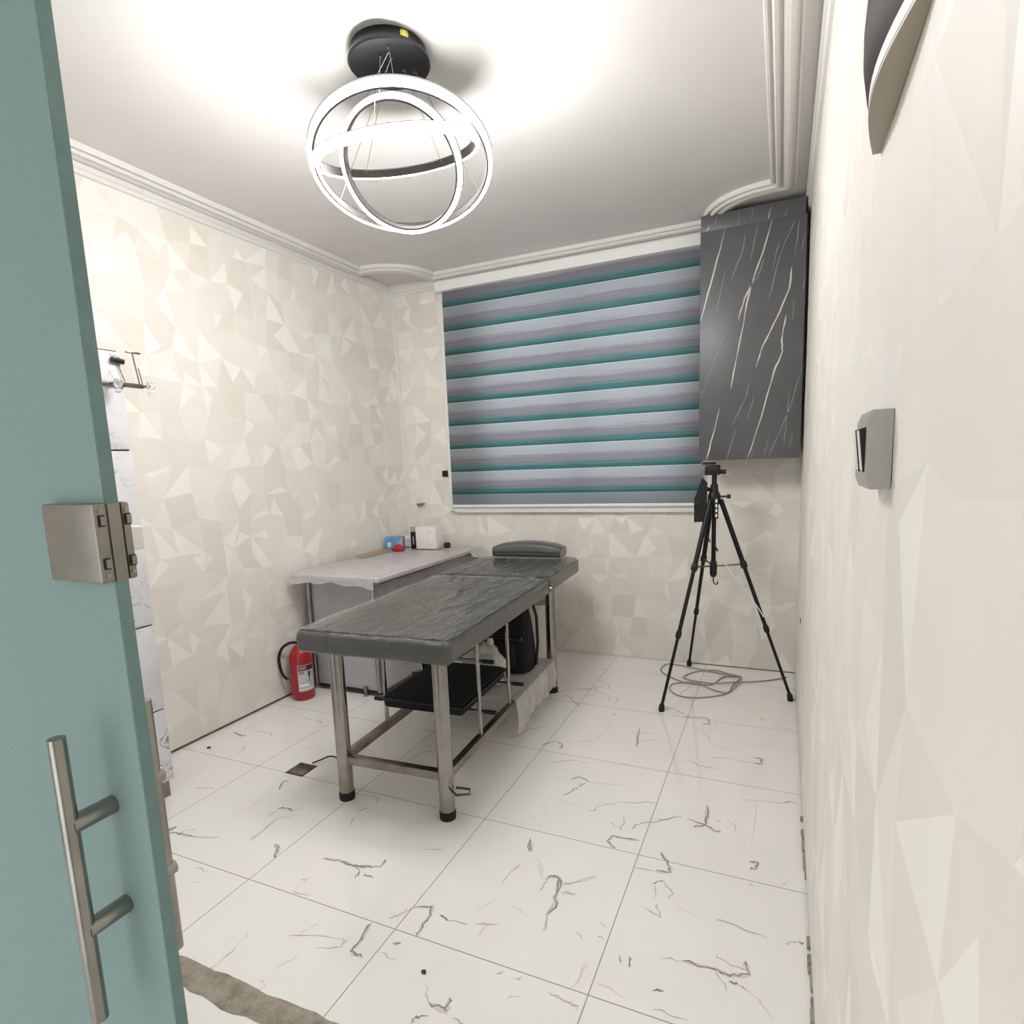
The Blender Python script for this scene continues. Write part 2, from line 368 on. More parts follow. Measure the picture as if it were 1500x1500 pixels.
FLOOR_VEINS = {'d':[[(-1.46,1.48),(-1.387,1.491),(-1.321,1.491),(-1.267,1.503),(-1.237,1.515),(-1.246,1.554)],[(-1.316,1.484),(-1.286,1.463),(-1.286,1.439)],[(-1.267,1.47),(-1.224,1.455)],[(-2.148,1.367),(-2.112,1.391),(-2.018,1.397)],[(-1.683,1.467),(-1.66,1.466),(-1.624,1.417)],[(-1.107,1.294),(-1.092,1.231),(-1.092,1.184),(-1.05,1.178)],[(-1.022,1.394),(-.968,1.422),(-.954,1.374),(-.958,1.346),(-.945,1.302)],[(-.926,1.398),(-.887,1.387)],[(-.807,1.84),(-.786,1.775)],[(-.682,1.666),(-.65,1.694),(-.628,1.664),(-.625,1.599),(-.608,1.577),(-.62,1.518)],[(-.798,1.126),(-.742,1.121),(-.754,1.158)],[(-.805,1.06),(-.806,1.081),(-.778,1.093)],[(-.999,1.25),(-.976,1.263)],[(-.637,2.896),(-.605,2.685)],[(-.809,3.034),(-.782,2.987)],[(-1.042,2.544),(-.982,2.611),(-.942,2.58),(-.94,2.535)],[(-.449,3.103),(-.327,3.127),(-.305,3.047),(-.345,3.05)],[(-.082,2.707),(-.049,2.707),(-.05,2.759),(-.085,2.76)],[(-.809,2.29),(-.772,2.329),(-.72,2.3)],[(-.439,1.979),(-.538,1.972),(-.543,1.935),(-.509,1.899)],[(-.293,2.174),(-.232,2.16),(-.19,2.131),(-.171,2.138)],[(-.236,2.293),(-.227,2.162),(-.267,2.128)],[(.04,2.417),(.098,2.439)],[(-.067,1.999),(-.041,2.001),(-.048,1.962),(-.061,1.964)],[(-.353,1.836),(-.305,1.847),(-.323,1.9),(-.354,1.942)],[(-.35,1.774),(-.319,1.8)],[(.073,1.683),(.098,1.682)],[(-.214,1.498),(-.129,1.503),(-.094,1.494),(-.045,1.518),(-.057,1.561)],[(-.093,1.476),(-.072,1.475)],[(-.68,1.681),(-.639,1.689),(-.62,1.609)],[(-.813,1.849),(-.779,1.779)],[(-.272,1.373),(-.246,1.384)],[(-.38,1.452),(-.371,1.427)],[(-.354,1.457),(-.345,1.422)],[(-.07,3.217),(-.049,3.189)],[(-2.643,2.132),(-2.559,2.111),(-2.545,2.126)],[(-2.318,2.399),(-2.26,2.386)],[(-2.163,1.388),(-2.151,1.421),(-2.142,1.379)],[(-2.09,1.382),(-2.09,1.41)],[(-1.967,1.776),(-1.998,1.83),(-1.983,1.85)],[(-1.861,1.662),(-1.822,1.677),(-1.785,1.666)],[(-1.689,1.477),(-1.66,1.472),(-1.633,1.438)],[(-1.538,1.772),(-1.507,1.796)],[(-1.394,1.491),(-1.316,1.484),(-1.278,1.508)]],'m':[[(-1.798,1.461),(-1.794,1.522),(-1.803,1.592)],[(-1.86,1.274),(-1.788,1.276)],[(-1.796,1.212),(-1.775,1.225)],[(-1.45,1.359),(-1.432,1.382)],[(-1.441,1.309),(-1.402,1.309),(-1.365,1.317)],[(-1.306,1.158),(-1.217,1.194),(-1.15,1.208),(-1.126,1.206)],[(-1.202,1.152),(-1.132,1.186),(-1.134,1.215)],[(-1.058,1.333),(-1.037,1.368),(-1.022,1.394)],[(-.887,1.387),(-.83,1.397)],[(-.805,1.407),(-.738,1.433)],[(-.789,1.713),(-.808,1.594)],[(-.62,1.518),(-.605,1.454)],[(-.64,1.667),(-.601,1.674),(-.529,1.741)],[(-.614,1.624),(-.563,1.637)],[(-.68,1.606),(-.674,1.661)],[(-.835,1.169),(-.798,1.126)],[(-.717,1.109),(-.683,1.109)],[(-.674,1.269),(-.659,1.286)],[(-.626,1.273),(-.6,1.284)],[(-.611,1.211),(-.586,1.23)],[(-.522,1.27),(-.461,1.262),(-.435,1.254)],[(-1.427,.978),(-1.417,1.004),(-1.423,1.076)],[(-1.153,1.652),(-1.076,1.681)],[(-1.068,1.332),(-1.046,1.348)],[(-1.019,1.213),(-.952,1.206)],[(-.679,2.831),(-.611,2.839),(-.56,2.857)],[(-.805,2.674),(-.92,2.618)],[(-.546,3.163),(-.449,3.103)],[(-.279,2.689),(-.199,2.718),(-.082,2.707)],[(-.72,2.3),(-.584,2.326)],[(-.749,2.277),(-.762,2.26)],[(-.524,2.105),(-.513,2.017),(-.569,2.05)],[(-.197,2.21),(-.176,2.19)],[(-.115,2.38),(.059,2.424)],[(-.429,1.829),(-.353,1.836)],[(-.319,1.8),(-.285,1.752),(-.288,1.719)],[(-.34,1.771),(-.329,1.71)],[(-.357,1.661),(-.298,1.636),(-.32,1.688)],[(-.147,1.684),(-.086,1.685),(-.004,1.668)],[(.035,1.663),(.073,1.683)],[(-.279,1.487),(-.214,1.498)],[(-.129,1.498),(-.097,1.444)],[(-.072,1.475),(-.032,1.457)],[(-.134,1.554),(-.09,1.533),(-.049,1.535)],[(-.62,1.609),(-.623,1.52),(-.608,1.456)],[(-.628,1.659),(-.589,1.681)],[(-.616,1.623),(-.567,1.642)],[(-.262,1.322),(-.176,1.325)],[(-.516,1.487),(-.49,1.47)],[(-.461,1.554),(-.439,1.534)],[(-.453,1.496),(-.434,1.487)],[(-.674,2.492),(-.602,2.505)],[(-.268,2.588),(-.235,2.605)],[(-.01,3.134),(.078,3.131)],[(-.065,1.878),(-.049,1.878)],[(.081,2.903),(.104,2.897)],[(-2.652,2.098),(-2.626,2.139),(-2.615,2.217)],[(-2.435,1.946),(-2.428,1.985)],[(-2.428,1.985),(-2.456,2.04)],[(-2.422,2.408),(-2.318,2.399)],[(-2.16,2.118),(-2.114,2.125)],[(-2.336,1.654),(-2.287,1.672),(-2.252,1.678)],[(-2.09,1.41),(-2.055,1.44)],[(-2.056,1.384),(-1.928,1.433)],[(-1.785,1.666),(-1.764,1.699)],[(-1.861,1.601),(-1.843,1.644)],[(-1.793,1.458),(-1.795,1.522),(-1.807,1.609),(-1.759,1.639)],[(-1.628,1.895),(-1.611,1.93)],[(-1.617,1.872),(-1.507,1.873),(-1.501,1.842)],[(-1.496,1.669),(-1.521,1.729)],[(-1.459,1.481),(-1.394,1.491)],[(-1.996,2.321),(-1.944,2.349)]],'f':[[(-2.018,1.397),(-1.915,1.432)],[(-1.281,1.175),(-1.255,1.236)],[(-1.252,1.054),(-1.227,1.119)],[(-.779,1.367),(-.767,1.422)],[(-.737,1.725),(-.682,1.666)],[(-.45,1.396),(-.468,1.307)],[(-1.423,1.076),(-1.432,1.14)],[(-1.231,.965),(-1.242,1.006),(-1.261,1.008)],[(-.752,1.521),(-.665,1.494)],[(-.828,1.45),(-.795,1.532)],[(-.785,2.968),(-.791,2.775),(-.805,2.674)],[(-.06,2.4),(-.067,2.093)],[(-.264,1.697),(-.185,1.675)],[(-.032,1.457),(.014,1.402)],[(-.589,1.681),(-.522,1.735)],[(-.681,1.611),(-.677,1.675)],[(-.754,1.757),(-.697,1.688)],[(-.455,1.397),(-.471,1.302)],[(-.424,1.343),(-.332,1.327)],[(-.521,1.273),(-.432,1.25)],[(-.833,2.133),(-.697,2.11)],[(-.163,2.889),(-.018,2.896)],[(.031,1.915),(.051,1.944)],[(-2.615,2.217),(-2.596,2.279)],[(-2.486,2.374),(-2.422,2.408)],[(-2.114,2.125),(-2.08,2.147)],[(-1.994,1.503),(-1.989,1.577),(-1.973,1.699)],[(-1.633,1.438),(-1.627,1.416)]]}
DOOR_VEINS = {'b':[[(-.319,2.596),(-.373,2.396),(-.446,2.131)],[(-.082,2.599),(-.124,2.447),(-.169,2.32),(-.2,2.198),(-.221,2.062),(-.277,1.744)],[(-.164,2.319),(-.214,2.219),(-.244,2.11)],[(.02,2.347),(.01,2.235),(-.051,2.09),(-.114,1.96),(-.148,1.849)],[(-.001,2.103),(-.02,1.979),(-.014,1.92),(-.054,1.815),(-.115,1.567),(-.184,1.337)],[(-.336,1.639),(-.374,1.478),(-.407,1.345)]],'m':[[(-.216,2.558),(-.224,2.483),(-.284,2.323)],[(.031,2.587),(-.024,2.458),(-.057,2.341),(-.091,2.202)],[(.051,2.592),(.033,2.383)],[(.078,2.505),(.063,2.415)],[(-.043,2.489),(-.076,2.348)],[(-.314,2.038),(-.388,1.847),(-.443,1.7)],[(-.182,1.766),(-.195,1.686),(-.272,1.53)],[(.085,1.831),(.035,1.628),(-.076,1.338)],[(.028,1.718),(.014,1.539),(.004,1.386)],[(-.155,2.599),(-.189,2.4)],[(-.314,2.391),(-.361,2.16)],[(.034,2.184),(.032,2.079)],[(-.156,1.683),(-.188,1.562)],[(-.244,1.523),(-.295,1.346)],[(-.114,2.417),(-.154,2.308)],[(-.411,2.106),(-.438,2.038)],[(-.07,1.477),(-.096,1.354)],[(.049,1.481),(.035,1.4)],[(-.146,1.403),(-.167,1.341)],[(.088,2.308),(.08,2.216)],[(.097,1.712),(.081,1.644)]]}
FILLER_VEINS = {'b':[[(-.088,2.675),(-.102,2.613)],[(-.402,2.635),(-.419,2.607)]],'m':[[(-.247,2.69),(-.253,2.611)],[(-.36,2.687),(-.377,2.626)],[(-.006,2.659),(-.023,2.613)],[(-.176,2.683),(-.187,2.626)]]}
# ------------------------------------------------------------------ the room shell
def facet_wall(bm, us, vs, place, skip=None, depth=.0045, seed=1):
    """relief wallpaper: jittered cells folded into flat facets; slots 0 base, 1 mid, 2 light, 3 dim"""
    rnd = random.Random(seed); nu, nv = len(us), len(vs); G = {}
    ue = skip[4] if skip else (); ve = skip[5] if skip else ()
    for i in range(nu):
        for j in range(nv):
            du = 0 if i in (0, nu - 1) or i in ue else rnd.uniform(-.3, .3) * min(us[i] - us[i-1], us[i+1] - us[i])
            dv = 0 if j in (0, nv - 1) or j in ve else rnd.uniform(-.22, .22) * min(vs[j] - vs[j-1], vs[j+1] - vs[j])
            d = 0 if (i in (0, nu - 1) or j in (0, nv - 1)) else rnd.choice((0, 0, .3, .6, 1)) * depth * rnd.uniform(.6, 1)
            G[i, j] = (us[i] + du, vs[j] + dv, d)
    V = {k: bm.verts.new(place(*p)) for k, p in G.items()}
    for i in range(nu - 1):
        for j in range(nv - 1):
            if skip and skip[0] <= i < skip[1] and skip[2] <= j < skip[3]: continue
            k = [(i, j), (i + 1, j), (i + 1, j + 1), (i, j + 1)]; q = [V[x] for x in k]; r = rnd.random()
            s = rnd.choice((0, 0, 0, 3, 1))
            if r < .38:
                c = [sum(G[x][t] for x in k) / 4 for t in range(3)]
                c[0] += rnd.uniform(-.34, .34) * (us[i+1] - us[i]); c[1] += rnd.uniform(-.34, .34) * (vs[j+1] - vs[j]); c[2] = rnd.uniform(0, depth)
                m = bm.verts.new(place(*c)); lt = rnd.randrange(4)
                for t in range(4):
                    bm.faces.new((q[t], q[(t + 1) % 4], m)).material_index = rnd.choice((2, 2, 1)) if t == lt else s
            else:
                tri = ((0, 1, 2), (0, 2, 3)) if rnd.random() < .5 else ((0, 1, 3), (1, 2, 3)); lt = rnd.random() < .35
                for n_, t in enumerate(tri):
                    bm.faces.new([q[x] for x in t]).material_index = rnd.choice((1, 2)) if lt and n_ == 0 else s
def lines(a, b, step, extra=()):
    n = max(2, round((b - a) / step)); L = [a + (b - a) * i / n for i in range(n + 1)]
    for e in extra:
        k = min(range(1, len(L) - 1), key=lambda t: abs(L[t] - e)); L[k] = e
    return L
WS = ['wall_base', 'wall_mid', 'wall_light', 'wall_dim', 'plaster', 'dark_gap', 'concrete']
ZG = .014
def wl_place(u, v, d):
    s = max(0, (u - 2.6) / 1.38) * (.02 + .045 * (1 - v / 2.65))
    return (XL + s + d, u, v)
bm = new()
facet_wall(bm, lines(YF, YB, .125), lines(ZG, 2.66, .14), wl_place, seed=3)
box(bm, XL - .1, XL - .003, YF, YB + .1, 0, H, 5)
struct(obj('wall_left', bm, WS, sharp=None))
bm = new()
facet_wall(bm, lines(YF, YB, .14), lines(ZG, 2.66, .17), lambda u, v, d: (XR - d * .6, u, v), seed=11)
box(bm, XR + .003, XR + .1, YF, YB + .1, 0, H, 5)
for k in range(22):
    y = 1.95 + .36 * random.random() if k < 13 else 1.4 + .3 * random.random()
    hh = random.uniform(.006, .022); box(bm, XR - random.uniform(.004, .010), XR + .002, y, y + random.uniform(.02, .06), .001, hh, 6, .002)
box(bm, XR - .004, XR + .002, 3.225, 3.245, .52, .545, 5)
struct(obj('wall_right', bm, WS, sharp=None))
WX0, WX1, WZ0, WZ1 = -2.0, -.55, 1.08, 2.56
us = lines(XL + .02, XR, .13, (WX0, WX1)); vs = lines(ZG, 2.66, .14, (WZ0, WZ1))
bm = new(); i0, i1, j0, j1 = us.index(WX0), us.index(WX1), vs.index(WZ0), vs.index(WZ1)
vs[0] = .007
facet_wall(bm, us, vs, lambda u, v, d: (u, YB - d, v), skip=(i0, i1, j0, j1, (i0, i1), (j0, j1)), seed=23)
for a in ((XL - .1, WX0, 0, H), (WX1, XR + .1, 0, H), (WX0, WX1, 0, WZ0), (WX0, WX1, WZ1, H)):
    box(bm, a[0], a[1], YB + .003, YB + .16, a[2], a[3], 4 if a[3] != H or a[2] > 1 else 5)
struct(obj('wall_back', bm, WS, sharp=None))
bm = new()
for q in ((XL - .1, -1.95, 0, H), (-.45, XR + .1, 0, H), (-1.95, -.45, 2.2, H)): box(bm, q[0], q[1], YF - .12, YF - .001, q[2], q[3])
struct(obj('wall_front_added', bm, 'plaster', sharp=None))  # unseen end wall, added to narrow the opening that lets light in behind
bm = new(); box(bm, XL - .1, XR + .1, YF, YB + .16, H, H + .1)
struct(obj('ceiling', bm, 'ceiling', sharp=None))
bm = new(); box(bm, XL - .1, XR + .1, YF, YB + .16, -.1, 0)
for key, mi, w, z in (('d', 1, .0052, .0006), ('m', 2, .0040, .0005), ('f', 3, .0036, .0004)):
    for pts in FLOOR_VEINS[key]:
        ln = sum((Vector(s) - Vector(e)).length for s, e in zip(pts, pts[1:]))
        def lay(z0):
            n_ = [z0 + random.uniform(0, .00008)]
            def f(p):
                n_[0] += 2e-6; return (min(max(p.x, XL + .02), XR - .015), p.y, n_[0])
            return f
        if key == 'd' and ln > .07: stroke(bm, pts, .013, lay(.0002), 3, jit=.003, sub=3)
        stroke(bm, pts, w, lay(z), mi, jit=.006, sub=4)
rv = random.Random(5)
for k in range(34):   # fainter marks of the same print under the furniture
    x, y = rv.uniform(-2.5, -.1), rv.uniform(1.9, 3.85); p = Vector((x, y)); a = rv.uniform(0, 6.28); pts = [tuple(p)]
    for q in range(rv.randint(2, 4)):
        a += rv.uniform(-.9, .9); p = p + Vector((math.cos(a), math.sin(a))) * rv.uniform(.03, .09); pts.append(tuple(p))
    stroke(bm, pts, .0045, lambda q: (min(max(q.x, XL + .02), XR - .02), min(q.y, YB - .02), .0004), rv.choice((1, 2, 2, 3)), jit=.008, sub=3)
struct(obj('floor', bm, ['floor', 'vein_d', 'vein_m', 'vein_f'], sharp=None, recalc=False))
# rough mortar strip left in the floor at the doorway
bm = new(); n = 70; A, B = [], []
for i in range(n + 1):
    x = XL + .01 + (XR - .03 - XL - .01) * i / n
    lo = .915 + .012 * noise.noise((x * 9, 0, 1)) + random.uniform(-.006, .006); hi = .99 + .012 * noise.noise((x * 8, 3, 1)) + random.uniform(-.006, .006)
    row = []
    for k in range(7):
        y = lo + (hi - lo) * k / 6
        row.append(bm.verts.new((x, y, .001 if k in (0, 6) else .004 + .003 * noise.noise((x * 40, y * 40, 0)))))
    A.append(row)
for a, b in zip(A, A[1:]):
    for k in range(6): bm.faces.new((a[k], b[k], b[k+1], a[k+1]))
struct(obj('trim_threshold', bm, 'concrete'))
# cornice on the walls
cp = [(0, 2.643), (.012, 2.645), (.016, 2.662), (.010, 2.670), (.014, 2.690), (.026, 2.696), (.026, 2.706), (.018, 2.712), (.018, H), (0, H)]
bm = new(); sweep(bm, [(XL, YF), (XL, YB), (XR, YB), (XR, YF)], cp, sgn=-1)
struct(obj('trim_1', bm, 'plaster', sharp=25))
# ornamental moulding on the ceiling, with rounded re-entrant corners
ip = [(0, 0), (0, -.020), (.004, -.024), (.012, -.024), (.015, -.013), (.024, -.013), (.026, -.032), (.032, -.036), (.044, -.034), (.047, -.018), (.055, -.016), (.057, -.027), (.064, -.032), (.080, -.035), (.092, -.030), (.098, -.015), (.108, -.012), (.110, -.022), (.118, -.022), (.122, 0)]
ip = [(o, H + z) for o, z in ip]
XA, XB, YI, RC = XL + .118, -.088, 3.84, .36
path = [(XA, YF), (XA, YI - RC)]
for k in range(1, 20):
    t = math.pi / 2 * k / 20; path.append((XA + RC * math.sin(t), YI - RC * math.cos(t)))
path += [(XA + RC, YI), (XB - RC, YI)]
for k in range(1, 20):
    t = math.pi / 2 * k / 20; path.append((XB - RC * math.cos(t), YI - RC * math.sin(t)))
path += [(XB, YI - RC), (XB, YF)]
ipl = [(o * .72, z) for o, z in ip]
bm = new(); sweep(bm, path, ipl if False else ip, sgn=1.)
struct(obj('trim_2', bm, 'plaster', sharp=20))
bm = new(); q = []
for z, x in ((2.642, XL + .020), (.775, XL + .052)):
    q.append([bm.verts.new(v) for v in ((x, YB - .02, z), (x + .016, YB - .013, z), (x + .02, YB - .001, z), (x, YB - .001, z))])
for k in range(4): bm.faces.new((q[0][k], q[0][(k+1) % 4], q[1][(k+1) % 4], q[1][k]))
bm.faces.new(q[0]); bm.faces.new(q[1][::-1])
struct(obj('trim_4', bm, 'plaster'))
# window behind the blind
w = obj('window_1', (lambda b: (box(b, WX0, WX1, YB + .06, YB + .12, WZ0, WZ0 + .05), box(b, WX0, WX1, YB + .06, YB + .12, WZ1 - .05, WZ1), box(b, WX0, WX0 + .05, YB + .06, YB + .12, WZ0 + .05, WZ1 - .05), box(b, WX1 - .05, WX1, YB + .06, YB + .12, WZ0 + .05, WZ1 - .05), box(b, -1.3, -1.25, YB + .06, YB + .12, WZ0 + .05, WZ1 - .05), b)[-1])(new()), 'white_metal')
struct(w)
for a, b_ in ((WX0 + .05, -1.3), (-1.25, WX1 - .05)):
    bm = new(); box(bm, a, b_, YB + .085, YB + .093, WZ0 + .05, WZ1 - .05); obj('pane', bm, 'pane', w)
bm = new(); box(bm, -2.30, -2.252, YB - .03, YB - .002, 1.03, 2.6, 0, .003); box(bm, -2.252, -.5, YB - .035, YB - .002, 1.018, 1.066, 0, .003)
struct(obj('trim_3', bm, 'white_metal'))

# ------------------------------------------------------------------ zebra roller blind
t = thing('roller_blind', 'grey, mauve and teal striped roller blind under a white headrail covering the back window', 'blind', (-1.37, 3.93, 1.03))
bm = new(); prism(bm, [(3.895, 2.604), (3.895, 2.668), (3.91, 2.682), (3.952, 2.682), (3.952, 2.604)], 'x', -2.30, -.452)
obj('headrail', bm, 'white_metal', t)
bm = new(); bm.faces.new([bm.verts.new(q) for q in ((-2.262, 3.931, 1.07), (-.462, 3.931, 1.07), (-.462, 3.931, 2.62), (-2.262, 3.931, 2.62))])
obj('fabric', bm, 'blind', t, origin=(0, 0, 0), sharp=None)
bm = new(); box(bm, -2.262, -.462, 3.922, 3.940, 1.058, 1.078, 0, .005); obj('bottom_bar', bm, 'white_metal', t)

# ------------------------------------------------------------------ slate grey hanging cupboard
t = thing('wall_cupboard', 'slate grey wall cupboard with white streaks hanging beside the striped blind', 'cupboard', (-.18, 3.84, 1.345))
bm = new(); box(bm, -.444, .082, 3.722, 3.975, 1.35, 2.63); obj('carcass', bm, 'dark_side', t)
def veins(bm, V, y, x0, x1, z0, z1, wb, wm):
    for key, mi, ww in (('b', 1, wb), ('m', 2, wm)):
        for pts in V[key]:
            stroke(bm, pts, ww, lambda p: (min(max(p.x, x0), x1), y, min(max(p.y, z0), z1)), mi, jit=.002, sub=4)
bm = new(); box(bm, -.449, .088, 3.70, 3.72, 1.342, 2.604, 0, .0015); veins(bm, DOOR_VEINS, 3.6995, -.447, .086, 1.345, 2.6, .0062, .0042)
d = obj('door', bm, ['dark_panel', 'streak_b', 'streak_m'], t)
bm = new(); box(bm, -.449, .080, 3.715, 3.735, 2.608, 2.693, 0, .001); veins(bm, FILLER_VEINS, 3.7145, -.447, .078, 2.61, 2.69, .005, .004)
obj('filler_panel', bm, ['dark_panel', 'streak_b', 'streak_m'], t)

# ------------------------------------------------------------------ chandelier of three LED rings
RX, RY = -1.232, 1.893
t = thing('chandelier', 'glowing chandelier of three tilted ring lights hung from a black ceiling rose', 'chandelier', (RX, RY, H - .05))
CX_, CY_ = -1.212, 1.842
bm = new(); lathe(bm, (CX_, CY_, H), [(0, -.0), (.122, 0), (.124, -.026), (.132, -.029), (.134, -.040), (.129, -.044), (0, -.044)], 48); can = obj('ceiling_rose', bm, 'canopy', t)
for a in (-2.35, -2.15, -2.6, -.1, -.4):
    bm = new(); cyl(bm, (CX_ + .120 * math.cos(a), CY_ + .120 * math.sin(a), H - .014), (CX_ + .1245 * math.cos(a), CY_ + .1245 * math.sin(a), H - .014), .0055, 10)
    obj('vent_hole', bm, 'black', can)
bm = new(); a = -.56
pts = [(CX_ + .1245 * math.cos(a + .05 * s), CY_ + .1245 * math.sin(a + .05 * s), z) for s, z in ((-2, H - .024), (2, H - .024), (2.3, H - .014), (1.5, H - .006), (-1.6, H - .006), (-2.3, H - .014))]
c0 = Vector(pts[0]); fv = [bm.verts.new(p) for p in pts]; bk = [bm.verts.new((p[0] - .001 * math.cos(a), p[1] - .001 * math.sin(a), p[2])) for p in pts]
bm.faces.new(fv); bm.faces.new(bk[::-1])
for i in range(6): bm.faces.new((fv[i], bk[i], bk[(i+1) % 6], fv[(i+1) % 6]))
obj('sticker', bm, 'yellow_tape', can)
RINGS = [((-1.224, 1.902, 2.401), (.168, -.282, -.945), .303), ((-1.227, 1.90, 2.392), (.154, -.738, -.657), .205), ((-1.236, 1.894, 2.438), (-.003, .251, -.968), .276)]
CABLES = [[((-1.174, 1.802), (-1.514, 1.915, 2.346)), ((-1.149, 1.894), (-1.047, 2.135, 2.363)), ((-1.156, 1.757), (-1.08, 1.664, 2.498))],
          [((-1.167, 1.779), (-1.365, 1.792, 2.481)), ((-1.146, 1.922), (-1.048, 1.87, 2.468)), ((-1.201, 1.777), (-1.20, 1.754, 2.54))],
          [((-1.224, 1.841), (-1.468, 2.024, 2.472)), ((-1.174, 1.867), (-1.207, 2.152, 2.505)), ((-1.274, 1.85), (-1.155, 1.647, 2.374))]]
for ci, (c, nrm, R) in enumerate(RINGS):
    bm = new(); lathe(bm, c, [(R - .012, -.013), (R - .004, -.013), (R - .004, .013), (R - .012, .013), (R - .012, -.013)], 96, axis=nrm)
    fr = obj('ring_frame', bm, 'ring_metal', t)
    bm = new(); lathe(bm, c, [(R - .0035, -.0135), (R + .003, -.014), (R + .007, -.010), (R + .0085, 0), (R + .007, .010), (R + .003, .0145), (R - .0035, .0145), (R - .0035, -.0135)], 96, axis=nrm)
    obj('led_strip', bm, 'led', fr)
    cv = Vector(c); ax = Vector(nrm).normalized(); u, w_ = frame_of(ax)
    bm = new(); lathe(bm, c, [(R - .012, -.0142), (R + .0105, -.0142), (R + .0105, -.0152), (R - .012, -.0152), (R - .012, -.0142)], 96, axis=nrm)  # baffle added over each ring to hold its light off the ceiling
    obj('light_baffle', bm, 'baffle_black', fr)
    for g, p in CABLES[ci]:
        bm = new(); tube(bm, [(g[0], g[1], H - .044), p], .0009, 6); obj('cable', bm, 'cable_steel', t)
        bm = new(); lathe(bm, (g[0], g[1], H - .044), [(0, -.012), (.004, -.011), (.005, 0)], 10); obj('cable_grip', bm, 'chrome', t)

# ------------------------------------------------------------------ massage bed
BA = math.radians(3.2); BM = Matrix.Translation((-1.394, 1.728, 0)) @ Matrix.Rotation(BA, 4, 'Z')
def bpos(u, v, z): return tuple(BM @ Vector((u, v, z)))
def objB(name, bm, m, parent, **k):
    bmesh.ops.transform(bm, matrix=BM, verts=bm.verts); return obj(name, bm, m, parent, **k)
def pad(bm, stations, zb, zt, r=.022, amp=.003, seed=0.):
    """loft of rounded rectangles along v; stations: (v, half width left, half width right, inset)"""
    rows = []
    for v, hl, hr, ins in stations:
        x0, x1, z0, z1 = -hl + ins, hr - ins, zb + ins * .7, zt - ins * .8; pts = []
        rr = min(r, (z1 - z0) / 2 - .001)
        for cx, cz, a0 in ((x1 - rr, z0 + rr, -90), (x1 - rr, z1 - rr, 0), (x0 + rr, z1 - rr, 90), (x0 + rr, z0 + rr, 180)):
            for k in range(5):
                a = math.radians(a0 + 90 * k / 4); pts.append((cx + rr * math.cos(a), cz + rr * math.sin(a)))
            nx = {-90: None, 0: (x0 + rr, z1), 90: None, 180: (x1 - rr, z0)}[a0]
            if nx:
                sx, sz = pts[-1]
                for k in range(1, 14): pts.append((sx + (nx[0] - sx) * k / 14, sz + (nx[1] - sz) * k / 14))
        row = []
        for x, z in pts:
            d = amp * noise.noise((x * 9 + seed, v * 6, z * 9)) + amp * .5 * noise.noise((x * 26, v * 13 + seed, z * 20))
            row.append(bm.verts.new((x + (d if abs(x) > .3 else 0), v, z + d)))
        rows.append(row)
    for a, b in zip(rows, rows[1:]):
        for k in range(len(a)): bm.faces.new((a[k], a[(k + 1) % len(a)], b[(k + 1) % len(b)], b[k]))
    bm.faces.new(rows[0][::-1]); bm.faces.new(rows[-1])
bed = thing('massage_bed', 'grey vinyl massage bed wrapped in clear film on round steel legs', 'bed', bpos(0, .95, 0))
st = [(0, .34, .34, .022), (.004, .34, .34, .012), (.012, .34, .34, .004), (.022, .34, .34, 0)] + [(.022 + (1.165 - .022) * i / 40, .34, .34, 0) for i in range(1, 41)] + [(1.178, .34, .34, .004), (1.186, .34, .34, .014)]
bm = new(); pad(bm, st, .662, .752, seed=1.); objB('mattress', bm, 'vinyl', bed, sharp=60)
st = [(1.192, .34, .34, .014), (1.20, .34, .34, .004), (1.212, .34, .34, 0)] + [(1.212 + (1.78 - 1.212) * i / 22, .34, .34, 0) for i in range(1, 23)]
for k in range(1, 9):
    a = math.pi / 2 * k / 9; st.append((1.78 + .15 * math.sin(a), .24 + .10 * math.cos(a), .22 + .12 * math.cos(a), 0))
st += [(1.929, .25, .23, .006), (1.932, .25, .23, .018)]
bm = new(); pad(bm, st, .668, .754, seed=7.); objB('headrest', bm, 'vinyl', bed, sharp=60)
for v0, v1, sd in ((.02, 1.172, 0.), (1.205, 1.80, 5.)):   # the clear film stretched over the two pads
    bm = new(); rows = []; nv_ = int((v1 - v0) * 70)
    for j in range(nv_ + 1):
        v = v0 + (v1 - v0) * j / nv_; row = []
        for i in range(56):
            u = -.332 + .664 * i / 55
            r_ = abs(noise.noise((u * 16 + .8 * noise.noise((u * 5, v * 3, sd)), v * 2.6, sd))); r2 = abs(noise.noise((u * 34, v * 7, sd + 3)))
            row.append(bm.verts.new((u, v, .7565 + .0052 * (1 - min(1, r_ * 4)) + .0022 * (1 - min(1, r2 * 3)) - (.004 if i in (0, 55) or j in (0, nv_) else 0))))
        rows.append(row)
    for a, b_ in zip(rows, rows[1:]):
        for q in range(55): bm.faces.new((a[q], a[q+1], b_[q+1], b_[q]))
    objB('clear_film', bm, 'bed_film', bed, sharp=80)['label'] = 'crinkled clear film'
bm = new(); box(bm, -.28, .28, .14, 1.50, .640, .665, 0, .003); objB('base_board', bm, 'dark_side', bed)
for u, v in ((-.237, .115), (.237, .115), (.25, 1.475), (-.25, 1.475)):
    bm = new(); cyl(bm, (u, v, .02), (u, v, .655), .030, 28); lg = objB('leg', bm, 'chrome', bed)
    bm = new(); lathe(bm, (u, v, 0), [(0, 0), (.031, 0), (.0325, .006), (.0325, .032), (.0302, .036), (0, .036)], 28); objB('rubber_foot', bm, 'black_rubber', lg)
bm = new(); box(bm, -.22, .22, .098, .132, .162, .196, 0, .003); objB('rail', bm, 'dull_steel', bed)
